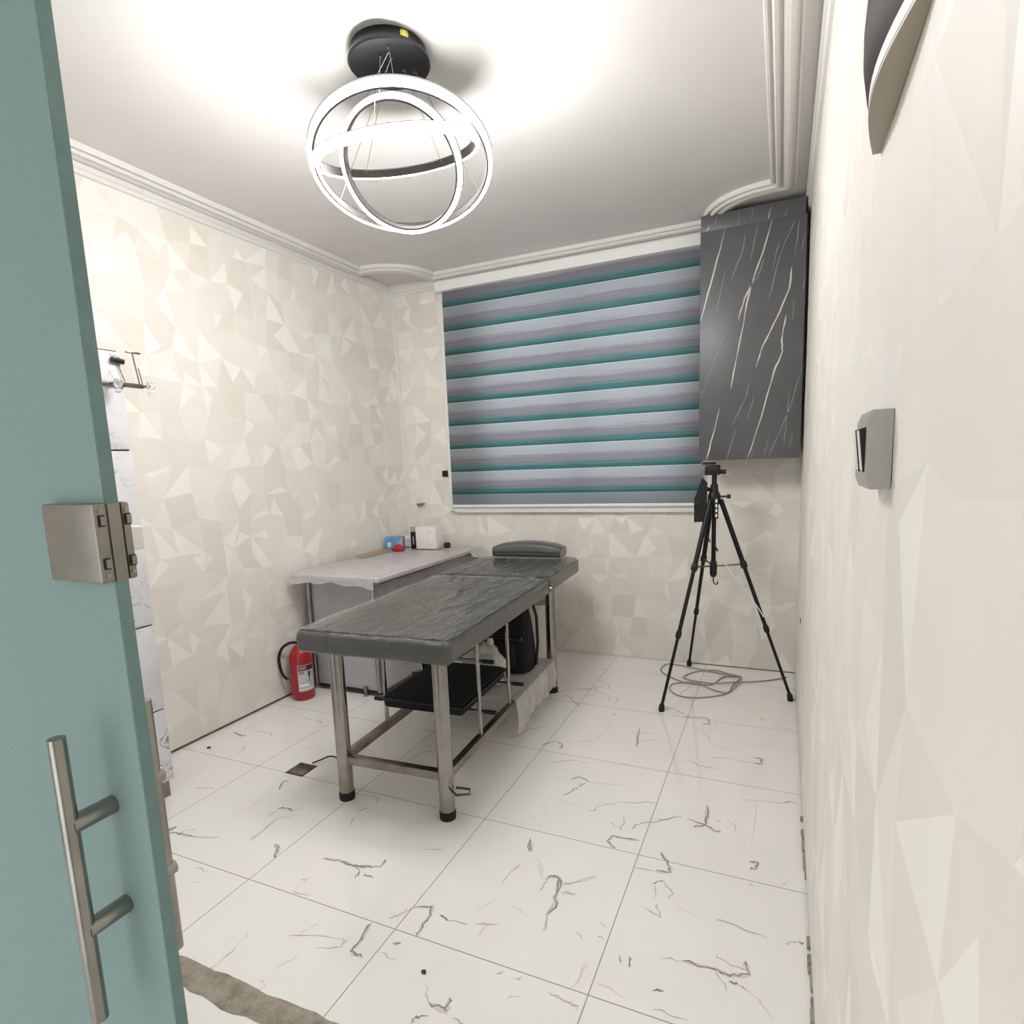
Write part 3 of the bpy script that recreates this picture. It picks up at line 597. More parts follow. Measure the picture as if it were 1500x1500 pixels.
bm = new(); box(bm, -.22, .22, 1.46, 1.494, .162, .196, 0, .003); objB('rail', bm, 'dull_steel', bed)
for u in (-.24, .24):
    bm = new(); box(bm, u - .016, u + .016, .13, 1.46, .162, .196, 0, .003); objB('rail', bm, 'dull_steel', bed)
bm = new(); box(bm, -.222, .222, .86, 1.455, .198, .212, 0, .002); objB('shelf', bm, 'shelf_marble', bed)
for u in (-.24, .24):
    for v in (.45, .80):
        bm = new(); cyl(bm, (u, v, .19), (u, v, .65), .0095, 12); objB('rack_post', bm, 'chrome', bed)
for v in (.45, .80):
    for z in (.295, .525):
        bm = new(); cyl(bm, (-.29, v + .016, z), (.285, v + .016, z), .0065, 10); r_ = objB('rack_rod', bm, 'chrome', bed)
        bm = new(); cyl(bm, (.255, v + .016, z), (.31, v + .016, z), .0095, 10); objB('rod_cap', bm, 'black', r_)
        bm = new(); cyl(bm, (-.31, v + .016, z), (-.27, v + .016, z), .0095, 10); objB('rod_cap', bm, 'black', r_)
bm = new(); lathe(bm, (.341, 1.185, .70), [(0, .014), (.008, .013), (.010, 0)], 14, axis=(1, 0, 0)); objB('hinge_bolt', bm, 'chrome', bed)
bm = new(); tube(bm, [(.262, .10, .135), (.31, .10, .128), (.345, .135, .128), (.335, .16, .128)][:1] + [(.30, .075, .128), (.345, .10, .128), (.33, .13, .128), (.275, .125, .128)], .005, 8); objB('lever', bm, 'dark_steel', bed)
# pillow resting on the head end
p = thing('pillow', 'small dark grey vinyl pillow at the far end of the massage bed', 'pillow', bpos(0, 1.84, .764))
bm = new(); rows = []
for i in range(21):
    s = i / 20; u = -.232 + .464 * s; e = min(1, math.sin(math.pi * (.04 + .92 * s)) * 2.4)
    hh = (.078 + .026 * math.sin(math.pi * s)) * (.85 + .15 * e); row = []
    for k in range(24):
        a = 2 * math.pi * k / 24; cx, cz = math.cos(a), math.sin(a)
        px = math.copysign(abs(cx) ** .55, cx) * .085 * (.8 + .2 * e); pz = math.copysign(abs(cz) ** .6, cz)
        z = hh / 2 + pz * hh / 2 * (1 - .18 * max(0, cx))
        row.append(bm.verts.new((u, 1.84 + px, .764 + z)))
    rows.append(row)
for a, b in zip(rows, rows[1:]):
    for k in range(24): bm.faces.new((a[k], a[(k+1) % 24], b[(k+1) % 24], b[k]))
bm.faces.new(rows[0]); bm.faces.new(rows[-1][::-1]); objB('cushion', bm, 'vinyl_plain', p, sharp=70)
bm = new(); tube(bm, [(-.225, 1.757, .80), (-.1, 1.752, .806), (.1, 1.752, .806), (.225, 1.757, .80)], .0022, 8); objB('seam', bm, 'dark_side', p)

# things kept under the bed
k = thing('storage_tray', 'black padded case lying on the wire rack under the massage bed', 'case', bpos(0, .6, .30))
bm = new(); box(bm, -.195, .20, .36, .86, .305, .365, 0, .018, 3); objB('case_body', bm, 'black_cloth', k)
bm = new(); box(bm, -.205, .21, .35, .87, .342, .352, 0, .004); objB('case_rim', bm, 'black', k)
bm = new(); box(bm, -.2, .17, .42, .86, .535, .60, 0, .02, 3)
tag(objB('storage_case', bm, 'black_cloth', None, origin=bpos(0, .64, .535)), 'dark flat case on the upper wires right under the massage bed', 'case')
k = thing('backpack', 'black backpack standing on the low shelf under the massage bed', 'bag', bpos(.06, 1.22, .224))
bm = new(); rows = []
for i in range(13):
    s = i / 12; z = .224 + .39 * s; hw = .165 - .05 * s ** 2; hd = .11 - .055 * s ** 1.5
    rows.append([bm.verts.new((.05 + math.copysign(abs(math.cos(a)) ** .5, math.cos(a)) * hw, 1.24 + math.copysign(abs(math.sin(a)) ** .5, math.sin(a)) * hd + .03 * s, z + .006 * noise.noise((a * 2, s * 5, 0)))) for a in [2 * math.pi * q / 24 for q in range(24)]])
for a, b in zip(rows, rows[1:]):
    for q in range(24): bm.faces.new((a[q], a[(q+1) % 24], b[(q+1) % 24], b[q]))
bm.faces.new(rows[0]); bm.faces.new(rows[-1]); objB('bag_body', bm, 'black_cloth', k, sharp=60)
bm = new(); box(bm, -.06, .15, 1.105, 1.15,   .236, .40, 0, .02, 3); objB('front_pocket', bm, 'black_cloth', k)
bm = new(); tube(bm, [(.19, 1.33, .58), (.215, 1.32, .5), (.225, 1.30, .36), (.222, 1.27, .236)], .009, 8); objB('strap', bm, 'black', k)
def blob(bm, c, r, sc, seed, amp=.25, seg=24):
    rr = bmesh.ops.create_icosphere(bm, subdivisions=4, radius=1)
    for v in rr['verts']:
        n_ = v.co.copy(); d = 1 + amp * noise.noise(n_ * 1.7 + Vector((seed, 0, 0))) + amp * .5 * noise.noise(n_ * 5 + Vector((0, seed, 0)))
        v.co = Vector((c[0] + n_.x * r * sc[0] * d, c[1] + n_.y * r * sc[1] * d, c[2] + max(n_.z * d, -.72) * r * sc[2]))
bm = new(); blob(bm, (.03, .955, .312), .1, (1.25, .85, 1.2), 3.3)
k = thing('plastic_bag', 'crumpled white plastic bag stuffed beside the black backpack under the bed', 'bag', bpos(.03, .955, .224))
objB('bag_body', bm, 'film_bag', k, sharp=50)
bm = new(); lathe(bm, (.075, .97, .417), [(.034, -.03), (.013, .0), (.020, .03), (.012, .07), (.002, .075)], 14); objB('knot', bm, 'film_bag', k, sharp=50)
bm = new(); rows = []
for j in range(31):
    v = .80 + .64 * j / 30; row = []
    for i in range(30):
        s = i / 29 * .62
        drop = .135 + .03 * noise.noise((v * 9, 0, 2)) + (.03 if v < .9 else 0)
        if s < .42: u, z = -.15 + s, .2165
        else:
            q = min(1, (s - .42) / .2); u = .27 + .012 * math.sin(q * 2.5) + .012 * noise.noise((v * 30, q * 5, 1)) * q; z = .2165 - q * drop * 1.15
        w_ = .004 * noise.noise((u * 30, v * 30, 0)) + .002
        row.append(bm.verts.new((u + (w_ * 2 if s > .42 else 0), v + .01 * noise.noise((s * 12, v * 5, 4)), max(z + w_, .022 if s > .42 else .2135))))
    rows.append(row)
for a, b in zip(rows, rows[1:]):
    for q in range(29): bm.faces.new((a[q], a[q+1], b[q+1], b[q]))
tag(objB('plastic_sheet', bm, 'film', None, origin=bpos(.27, 1.1, .2)), 'crinkled clear plastic sheet hanging off the low shelf under the massage bed', 'plastic sheet')
# white bin behind the bed
k = thing('waste_bin', 'white dotted waste bin standing by the back wall behind the bed', 'bin', (-1.55, 3.72, 0))
bm = new(); lathe(bm, (-1.55, 3.72, 0), [(0, .002), (.088, .002), (.1, .012), (.118, .40), (.124, .404), (.124, .416), (.114, .416), (.096, .02), (0, .015)], 36); obj('bin_body', bm, 'bin', k)
# ------------------------------------------------------------------ desk in the back corner
t = thing('desk', 'grey marble-look desk with rounded steel edging in the back corner', 'desk', (-2.38, 3.3, 0))
DX0, DX1, DY0, DY1, DZ = -2.672, -2.03, 2.655, 3.93, .765
bm = new(); box(bm, DX0, DX1, DY0, DY1, DZ - .028, DZ, 0, .005, 3); tp = obj('desktop', bm, 'desk_marble', t)
bm = new(); box(bm, DX0, DX1 + .003, DY0 - .003, DY1, DZ - .036, DZ - .0285, 0, .002); obj('edge_strip', bm, 'chrome', tp)
bm = new(); box(bm, DX0 + .02, -2.165, 2.80, 2.818, .035, DZ - .037); obj('end_panel', bm, 'desk_panel', t)
bm = new(); box(bm, DX0 + .02, -2.165, 2.819, 3.22, .035, .60); obj('pedestal', bm, 'desk_panel', t)
for z0, z1 in ((.05, .23), (.235, .41), (.415, .595)):
    bm = new(); box(bm, -2.1645, -2.152, 2.83, 3.21, z0, z1, 0, .002); dr = obj('drawer', bm, 'desk_marble', t)
    bm = new(); tube(bm, [(-2.152, 2.97, z1 - .05), (-2.135, 2.97, z1 - .05), (-2.135, 3.07, z1 - .05), (-2.152, 3.07, z1 - .05)], .004, 8); obj('handle', bm, 'chrome', dr)
bm = new(); box(bm, -2.12, -2.105, 2.70, 3.92, .60, DZ - .037); obj('apron', bm, 'desk_marble', t)
bm = new(); box(bm, DX0 + .02, -2.16, 3.895, 3.912, .035, DZ - .037); obj('end_panel', bm, 'desk_panel', t)
bm = new(); box(bm, DX0 + .02, -2.68 + .02, 3.23, 3.894, .2, DZ - .037); obj('back_panel', bm, 'desk_panel', t)
for x in (-2.668, -2.175):
    bm = new(); cyl(bm, (x, 2.79, .035), (x, 2.79, DZ - .037), .016, 16); obj('corner_post', bm, 'chrome', t)
bm = new(); box(bm, DX0 + .02, -2.155, 2.795, 2.815, .018, .036); obj('kick_strip', bm, 'black', t)
for x, y in ((-2.50, 2.785), (-2.28, 2.785)):
    bm = new(); cyl(bm, (x, y, .0), (x, y, .018), .014, 14); box(bm, x - .012, x + .012, y - .006, y + .012, .017, .06, 0, .004); obj('bracket_foot', bm, 'dull_steel', t)
for x, y in ((-2.66, 3.9), (-2.18, 3.9), (-2.63, 3.2), (-2.2, 3.2)):
    bm = new(); cyl(bm, (x, y, 0), (x, y, .036), .015, 14); obj('foot', bm, 'dull_steel', t)
# film over the desktop
bm = new(); rows = []
for j in range(46):
    y = DY0 - .055 + (3.62 - DY0 + .055) * j / 45; row = []
    for i in range(34):
        x = DX0 + .01 + (.60 + .04 * noise.noise((y * 4, 1, 0))) * i / 33
        z = DZ + .0015 + .0035 * (noise.noise((x * 22, y * 22, 0)) + 1) * .5
        yy_ = y
        if y < DY0 - .006:
            q = (DY0 - .006 - y); yy_ = DY0 - .009 - .012 * abs(noise.noise((x * 14, 0, 3))); z = DZ + .002 - q * (1.05 + .8 * noise.noise((x * 7, 2, 0)))
        row.append(bm.verts.new((x, yy_, z)))
    rows.append(row)
for a, b in zip(rows, rows[1:]):
    for q in range(33): bm.faces.new((a[q], a[q+1], b[q+1], b[q]))
tag(obj('plastic_cover', bm, 'film', None, origin=(-2.4, 3.1, DZ)), 'thin clear plastic cover spread over the desktop and sagging past its end', 'plastic cover')
# things on the desk
TZ = DZ + .006
k = thing('glove_box', 'pale blue cardboard box standing by the left wall on the desk', 'box', (-2.62, 3.66, TZ))
R20 = Matrix.Translation((-2.62, 3.66, 0)) @ Matrix.Rotation(math.radians(18), 4, 'Z')
bm = new(); box(bm, -.065, .07, -.03, .03, TZ, TZ + .095, 0, .002); bmesh.ops.transform(bm, matrix=R20, verts=bm.verts); bx_ = obj('carton', bm, 'pale_blue', k)
bm = new(); box(bm, -.045, -.02, -.0312, -.0302, TZ + .02, TZ + .055); bmesh.ops.transform(bm, matrix=R20, verts=bm.verts); obj('print_mark', bm, 'white_card', bx_)
bm = new(); prism(bm, [(.03, TZ + .02), (.0705, TZ + .02), (.0705, TZ + .09), (.06, TZ + .09)], 'y', -.0315, -.0302); bmesh.ops.transform(bm, matrix=R20, verts=bm.verts); obj('pink_flap', bm, 'pink', bx_)
bm = new()
lathe(bm, (-2.54, 3.585, TZ), [(0, 0), (.048, .0), (.052, .012), (.04, .03), (.024, .042), (.01, .048), (0, .048)], 20)
for v in bm.verts: v.co.x = -2.54 + (v.co.x + 2.54) * 1.0 + .004 * noise.noise(v.co * 40); v.co.y = 3.585 + (v.co.y - 3.585) * .6
k = thing('pouch', 'small red cloth pouch lying in front of the pale blue box', 'pouch', (-2.54, 3.585, TZ)); obj('pouch_body', bm, 'red_cloth', k, sharp=50)
for n_, (a, z0, h_) in enumerate(((0, 0, .036), (.01, .037, .036))):
    bm = new(); box(bm, -2.675 + a, -2.53 + a, 3.79, 3.915, TZ + z0, TZ + z0 + h_, 0, .002)
    tag(obj('carton', bm, 'white_card', None, origin=(-2.6, 3.86, TZ + z0)), ('flat white carton lying on the desk, lower of the two behind the red pouch', 'flat white carton lying on the desk, upper of the two behind the red pouch')[n_], 'carton', 'flat white cartons')
k = thing('slim_box', 'narrow black and grey box standing against the white emblem box', 'box', (-2.475, 3.735, TZ))
bm = new(); box(bm, -2.510, -2.464, 3.71, 3.76, TZ, TZ + .125, 0, .001); b_ = obj('carton', bm, 'black', k)
bm = new(); box(bm, -2.510, -2.464, 3.71, 3.76, TZ + .1255, TZ + .16, 0, .001); obj('lid', bm, 'switch_grey', b_)
bm = new(); box(bm, -2.491, -2.483, 3.7085, 3.7098, TZ + .03, TZ + .09); obj('print_mark', bm, 'label_grey', b_)
k = thing('emblem_box', 'white box with a pale ring emblem standing near the back window', 'box', (-2.37, 3.75, TZ))
bm = new(); box(bm, -2.459, -2.285, 3.70, 3.80, TZ, TZ + .162, 0, .003); b_ = obj('carton', bm, 'white_card', k)
bm = new(); lathe(bm, (-2.325, 3.6996, TZ + .093), [(.030, 0), (.036, 0), (.036, .0006), (.030, .0006), (.030, 0)], 32, axis=(0, -1, 0)); box(bm, -2.355, -2.30, 3.6988, 3.6996, TZ + .03, TZ + .035); obj('emblem', bm, 'grey_emblem', b_)
k = thing('round_cap', 'small round black cap lying beside the white emblem box', 'cap', (-2.245, 3.78, TZ))
bm = new(); lathe(bm, (-2.252, 3.765, TZ + .022), [(0, 0), (.021, 0), (.022, .004), (.022, .034), (.019, .038), (0, .038)], 24, axis=(1, .15, 0)); obj('cap_body', bm, 'black', k)
bm = new(); n = 14; rows = []
for i in range(n + 1):
    rows.append([bm.verts.new((-2.66 + .085 * j / 4, 3.24 + .33 * i / n - .1 * j / 4 * 0, TZ + .001 + .004 * noise.noise((i * .4, j * .6, 0)) + (.012 * (1 - j / 4)))) for j in range(5)])
for a, b in zip(rows, rows[1:]):
    for q in range(4): bm.faces.new((a[q], a[q+1], b[q+1], b[q]))
g = bmesh.ops.solidify(bm, geom=bm.faces[:], thickness=.002)
tag(obj('paper_sheet', bm, 'cream_card', None, origin=(-2.62, 3.4, TZ)), 'cream paper sheet lying on the desk along the left wall', 'paper')
bm = new(); rows = []
for j in range(14):
    y = 3.72 + .2 * j / 13
    rows.append([bm.verts.new((DX1 + .006 + .03 * (q / 9) ** 1.5 * (1 + .5 * noise.noise((j * .7, q, 0))), y, DZ + .004 - .085 * q / 9 * (.6 + .4 * j / 13))) for q in range(10)])
for a, b in zip(rows, rows[1:]):
    for q in range(9): bm.faces.new((a[q], a[q+1], b[q+1], b[q]))
tag(obj('plastic_bag', bm, 'film_bag', None, origin=(DX1, 3.8, DZ)), 'white plastic bag hanging over the desk end near the pillow', 'bag')
k = thing('handbag', 'black bag standing on the floor beneath the desk beside the drawers', 'bag', (-2.33, 3.42, 0))
bm = new(); box(bm, -2.46, -2.17, 3.28, 3.6, .002, .26, 0, .03, 3); obj('bag_body', bm, 'black_cloth', k)
bm = new(); tube(bm, [(-2.3, 3.34, .255), (-2.3, 3.36, .33), (-2.3, 3.44, .36), (-2.3, 3.52, .33), (-2.3, 3.54, .255)], .008, 8); obj('bag_handle', bm, 'black', k)

# ------------------------------------------------------------------ fire extinguisher
EX, EY = -2.64, 2.645
t = thing('fire_extinguisher', 'red fire extinguisher with a black hose standing by the desk end', 'fire extinguisher', (EX, EY, 0))
R = .068
bm = new(); lathe(bm, (EX, EY, 0), [(0, .004), (.058, .0), (.064, .004), (R, .016), (R, .255), (.066, .275), (.056, .30), (.038, .322), (.022, .334), (.020, .35), (0, .35)], 40); cy_ = obj('cylinder', bm, 'red', t)
bm = new(); cyl(bm, (EX, EY, .345), (EX, EY, .364), .018, 18); obj('valve', bm, 'dull_steel', t)
bm = new(); box(bm, EX - .012, EX + .012, EY - .012, EY + .09, .364, .371, 0, .003); prism(bm, [(EY - .012, .372), (EY - .012, .378), (EY + .10, .396), (EY + .10, .389)], 'x', EX - .011, EX + .011); obj('lever', bm, 'black', t)
hp = [(EX - .0, EY - .016, .352), (EX - .03, EY - .05, .354), (EX - .066, EY - .075, .325), (EX - .086, EY - .085, .27), (EX - .084, EY - .085, .21), (EX - .072, EY - .08, .16), (EX - .052, EY - .068, .13)]
def smooth(P, n=6):
    P = [Vector(p) for p in P]; Q = [P[0] * 2 - P[1]] + P + [P[-1] * 2 - P[-2]]; out = []
    for i in range(1, len(Q) - 2):
        for k in range(n):
            s = k / n; a, b, c, d = Q[i-1], Q[i], Q[i+1], Q[i+2]
            out.append(.5 * ((2 * b) + (c - a) * s + (2 * a - 5 * b + 4 * c - d) * s * s + (3 * b - a - 3 * c + d) * s ** 3))
    return out + [P[-1]]
bm = new(); tube(bm, smooth(hp), .0085, 12); h_ = obj('hose', bm, 'black_rubber', t)
bm = new(); tube(bm, [hp[-1], (hp[-1][0] + .012, hp[-1][1] + .006, hp[-1][2] - .016)], .0095, 12); obj('hose_clip', bm, 'chrome', h_)
def patch(bm, a0, a1, z0, z1, r, mi=0, n=14):
    L = [[bm.verts.new((EX + r * math.cos(math.radians(a0 + (a1 - a0) * i / n)), EY + r * math.sin(math.radians(a0 + (a1 - a0) * i / n)), z)) for z in (z0, z1)] for i in range(n + 1)]
    for a, b in zip(L, L[1:]): bm.faces.new((a[0], b[0], b[1], a[1])).material_index = mi
bm = new(); patch(bm, -66, 22, .060, .222, R + .0006); patch(bm, -64, 20, .062, .186, R + .0010, 1); patch(bm, -64, 20, .187, .220, R + .0010, 2)
patch(bm, -60, -22, .194, .214, R + .0014, 3); patch(bm, -16, -4, .150, .180, R + .0014, 4); patch(bm, -12, -8, .115, .150, R + .0014, 4); patch(bm, -62, -36, .168, .184, R + .0014, 3); patch(bm, -60, -15, .090, .104, R + .0014, 0); patch(bm, -62, 10, .070, .076, R + .0014, 0); patch(bm, -64, 18, .128, .1285, R + .0014, 0)
obj('label_panel', bm, ['white_card', 'label_grey', 'label_dark', 'label_rose', 'black'], cy_)

# ------------------------------------------------------------------ tripod
TX, TY = -.345, 3.54
t = thing('camera_tripod', 'tall black camera tripod standing open before the slate grey cupboard', 'tripod', (TX, TY, 0))
bm = new(); cyl(bm, (TX, TY, .70), (TX, TY, 1.235), .0125, 16); cc = obj('center_column', bm, 'black_metal', t)
bm = new(); lathe(bm, (TX, TY, .70), [(0, -.02), (.014, -.018), (.02, 0), (.02, .06), (.014, .075)], 18); obj('column_brace', bm, 'black', cc)
bm = new(); tube(bm, [(TX, TY, .682), (TX, TY, .655), (TX + .006, TY, .64), (TX + .016, TY, .636), (TX + .024, TY, .645), (TX + .024, TY, .656)], .0035, 8); obj('hook', bm, 'black_metal', cc)
bm = new(); lathe(bm, (TX, TY, 1.10), [(0, -.01), (.026, -.006), (.036, .015), (.034, .05), (.022, .075), (.02, .11), (.0, .112)], 24); obj('collar', bm, 'black', t)
bm = new(); cyl(bm, (TX + .02, TY - .01, 1.142), (TX + .075, TY - .02, 1.142), .006, 10); lathe(bm, (TX + .07, TY - .02, 1.142), [(0, .02), (.012, .018), (.012, 0), (0, 0)], 12, axis=(1, 0, 0)); obj('crank_handle', bm, 'black', t)
feet = [(-.567, 3.137), (.075, 3.509), (-.528, 3.925)]
hubz = 1.125
for fx, fy in feet:
    d = Vector((fx - TX, fy - TY)); d.normalize(); p0 = Vector((TX + d.x * .035, TY + d.y * .035, hubz)); p1 = Vector((fx, fy, .022))
    A = p0.lerp(p1, .33); B = p0.lerp(p1, .655)
    bm = new(); tube(bm, [p0, A], .0135, 14); tube(bm, [A, B], .0108, 14); tube(bm, [B, p1], .0085, 14); lg = obj('leg', bm, 'black_metal', t)
    dd = (p1 - p0).normalized()
    for q, r in ((A, .0185), (B, .0155)):
        bm = new(); tube(bm, [q - dd * .02, q - dd * .012, q + dd * .014, q + dd * .022], [r * .8, r, r, r * .75], 14); obj('leg_clamp', bm, 'black', lg)
    bm = new(); tube(bm, [p1 - dd * .022, p1 - dd * .012, (fx, fy, .006), (fx, fy, .0)], [.010, .015, .016, .014], 14); obj('rubber_foot', bm, 'black_rubber', lg)
    bm = new(); tube(bm, [(TX + d.x * .015, TY + d.y * .015, .745), A - Vector((d.x, d.y, 0)) * .012], .0045, 8); obj('spreader_arm', bm, 'dark_steel', t)
bm = new(); cyl(bm, (TX, TY, 1.21), (TX, TY, 1.262), .014, 16); box(bm, TX - .05, TX + .03, TY - .03, TY + .03, 1.262, 1.318, 0, .008, 3); hd = obj('pan_head', bm, 'black', t)
bm = new(); cyl(bm, (TX + .03, TY - .01, 1.28), (TX + .062, TY - .012, 1.278), .012, 14); obj('knob', bm, 'black_rubber', hd)
bm = new(); box(bm, TX - .062, TX + .005, TY - .036, TY + .036, 1.320, 1.334, 0, .003); obj('mount_plate', bm, 'black_rubber', hd)
bm = new(); prism(bm, [(-.447, 1.0), (-.447, 1.13), (-.405, 1.25), (-.378, 1.222), (-.382, 1.005)], 'y', 3.485, 3.508); ph = obj('phone_holder', bm, 'black', t)
bm = new(); tube(bm, [(-.40, 3.497, 1.19), (-.36, 3.52, 1.18), (TX, TY, 1.16)], .012, 10); box(bm, -.442, -.405, 3.476, 3.484, 1.08, 1.13, 0, .004); obj('holder_arm', bm, 'black_rubber', ph)
bm = new(); box(bm, -.338, -.318, 3.492, 3.500, 1.02, 1.14, 0, .002)
for q in range(4): box(bm, -.333, -.323, 3.4905, 3.4915, 1.03 + .027 * q, 1.047 + .027 * q, 1)
obj('gear_rack', bm, ['black', 'white_plastic'], t)
bm = new(); tube(bm, [(-.405, 3.49, 1.03), (-.38, 3.5, .93), (-.362, 3.515, .885)], .004, 8); obj('hanging_cord', bm, 'black_rubber', t)
# cables
LOOPS = smooth([(-.20, 3.814, .005), (-.299, 3.765, .005), (-.359, 3.615, .005), (-.506, 3.598, .005), (-.644, 3.703, .005), (-.689, 3.795, .005), (-.669, 3.90, .005), (-.598, 3.905, .005), (-.44, 3.858, .006), (-.301, 3.798, .012), (-.204, 3.78, .012), (-.21, 3.74, .006), (-.237, 3.64, .005), (-.257, 3.512, .005), (-.351, 3.54, .005), (-.442, 3.603, .011), (-.565, 3.562, .005), (-.576, 3.465, .005), (-.516, 3.381, .005), (-.414, 3.379, .005), (-.293, 3.457, .005), (-.235, 3.55, .011), (-.199, 3.7, .013), (-.20, 3.781, .013), (-.27, 3.808, .014), (-.362, 3.865, .008), (-.468, 3.813, .005), (-.53, 3.689, .006), (-.469, 3.643, .006), (-.339, 3.622, .011), (-.239, 3.671, .012), (-.12, 3.74, .006), (-.03, 3.80, .005), (.06, 3.88, .005)], 6)
bm = new(); tube(bm, LOOPS, .0042, 8); tag(obj('power_cable', bm, 'grey_cable', None, origin=(-.4, 3.65, 0)), 'loose grey cable coiled on the floor between the tripod legs', 'cable')
wc = [(-.345, 3.523, .875), (-.32, 3.516, .834), (-.249, 3.51, .717), (-.18, 3.508, .632), (-.102, 3.502, .522), (-.072, 3.497, .474)]
t = thing('charging_cable', 'thin white cable strung from the tripod column down to its leg', 'cable', wc[2])
bm = new(); tube(bm, smooth(wc[1:]), .0034, 8); obj('cord', bm, 'white_cable', t)
bm = new(); tube(bm, [wc[0], wc[1]], .005, 10); obj('plug', bm, 'black', t)

# ------------------------------------------------------------------ tall cabinet on the left wall
t = thing('tall_cabinet', 'tall white marble-look cabinet standing against the left wall', 'cabinet', (-2.55, 1.1, 0))
CX0, CX1, CY0, CY1 = -2.725, -2.388, .62, 1.586
bm = new(); box(bm, CX0, CX1, CY0, CY1, .07, 1.86); obj('carcass', bm, 'cab_marble', t)
bm = new(); box(bm, CX0, CX1 - .0, CY0 + .01, CY1 - .012, .0, .069); obj('plinth', bm, 'dull_steel', t)
zs = [.075, .395, .762, 1.478, 1.858]
for a, b in zip(zs, zs[1:]):
    for y0_, y1_ in ((CY0 + .002, 1.10), (1.104, CY1)):
        bm = new(); box(bm, CX1 + .001, CX1 + .018, y0_, y1_, a + .003, b - .003, 0, .0015); dr = obj('door' if b - a > .5 else 'drawer', bm, 'cab_marble', t)
        bm = new(); box(bm, CX1 + .0005, CX1 + .0012, y0_, y1_, b - .0035, b + .0035); obj('shadow_gap', bm, 'black', dr)
        bm = new(); tube(bm, [(CX1 + .018, y0_ + .04, (a + b) / 2 - .06), (CX1 + .045, y0_ + .04, (a + b) / 2 - .06), (CX1 + .045, y0_ + .04, (a + b) / 2 + .06), (CX1 + .018, y0_ + .04, (a + b) / 2 + .06)], .006, 10); obj('handle', bm, 'black_metal', dr)
# coat hook rail on the cabinet front
KX = CX1 + .019
t = thing('coat_rack', 'clear and chrome coat hook rail fixed high on the tall marble cabinet', 'coat rack', (KX, 1.5, 1.73))
bm = new(); box(bm, KX, KX + .012, 1.30, 1.66, 1.722, 1.74, 0, .003); obj('rail', bm, 'chrome', t)
for y in (1.40, 1.53, 1.66):
    bm = new(); tube(bm, [(KX + .012, y, 1.731), (KX + .04, y, 1.728)], .006, 12); hk = obj('hook', bm, 'chrome', t)
    bm = new(); lathe(bm, (KX + .04, y, 1.728), [(0, 0), (.012, .002), (.018, .012), (.014, .022), (0, .026)], 18, axis=(1, 0, 0)); sphere(bm, (KX + .05, y, 1.700), .012, 0, (1, 1, .7)); obj('knob', bm, 'acrylic', hk)
bm = new(); tube(bm, [(KX + .01, 1.645, 1.74), (KX + .01, 1.63, 1.855)], .003, 8); tube(bm, [(KX + .01, 1.658, 1.74), (KX + .01, 1.648, 1.80)], .0022, 8); box(bm, KX + .004, KX + .018, 1.605, 1.66, 1.855, 1.862, 0, .002); obj('upright_hook', bm, 'chrome', t)
bm = new(); tube(bm, [(KX + .006, 1.59, 1.742), (KX + .006, 1.572, 1.80)], .0016, 6); tube(bm, [(KX + .010, 1.545, 1.822), (KX + .010, 1.59, 1.818)], .0105, 8); obj('cord_stop', bm, 'black', t)

# ------------------------------------------------------------------ frosted glass door with lock and pull handle
GX, GN, GF = -.629, .385, .400
door = bpy.data.objects.new('door_1', None); COL.objects.link(door); door.location = (GX - .4, GN, 0); struct(door)
bm = new(); box(bm, GX - .9, GX - .0006, GN, GF, .012, 2.1, 0, .0008); lf = obj('glass_leaf', bm, 'glass', door)
bm = new(); box(bm, GX - .0006, GX + .0004, GN + .0008, GF - .0008, .013, 2.099); obj('glass_edge', bm, 'glass_edge', lf)
LZ0, LZ1 = 1.261, 1.343
bm = new(); box(bm, GX - .085, GX + .003, GF, GF + .009, LZ0, LZ1, 0, .003); lk = obj('lock_case', bm, 'lock_steel', door)
bm = new(); box(bm, GX - .085, GX + .003, GN - .014, GN, LZ0, LZ1, 0, .003); obj('lock_case', bm, 'lock_steel', door)
bm = new(); box(bm, GX + .0006, GX + .0022, GN + .0012, GF - .0012, LZ0, LZ1 - .001); obj('lock_faceplate', bm, 'lock_steel', door)
for y in (GF + .0045, GN - .007):
    for z in (LZ0 + .020, LZ1 - .018):
        bm = new(); box(bm, GX + .0031, GX + .0036, y - .0036, y + .0036, z - .006, z + .006, 0); box(bm, GX + .0036, GX + .0052, y - .0016, y + .0036, z - .0045, z + .0045, 1); obj('latch_bolt', bm, ['black', 'lock_steel'], lk)
    for z in (LZ0 + .008, LZ1 - .008):
        bm = new(); lathe(bm, (GX + .003, y, z), [(.0028, 0), (.0026, .001), (0, .0013)], 12, axis=(1, 0, 0)); obj('screw', bm, 'chrome', lk)
bm = new(); box(bm, GX - .045, GX - .018, GF + .009, GF + .036, 1.288, 1.315, 0, .004, 3); obj('thumb_turn', bm, 'white_plastic', lk)
for side, ys in ((1, (GF, GF + .042)), (-1, (GN - .046, GN))):
    yb = ys[1] if side > 0 else ys[0]; HX = GX - (.070 if side > 0 else .058)
    bm = new(); tube(bm, [(HX, yb, .765), (HX, yb, 1.10)], .0085, 16); ph = obj('pull_handle', bm, 'chrome', door)
    for z in (.875, 1.0):
        bm = new(); cyl(bm, (HX, ys[0], z), (HX, ys[1] + (.009 if side > 0 else 0), z), .0105, 18); obj('standoff', bm, 'chrome', ph)

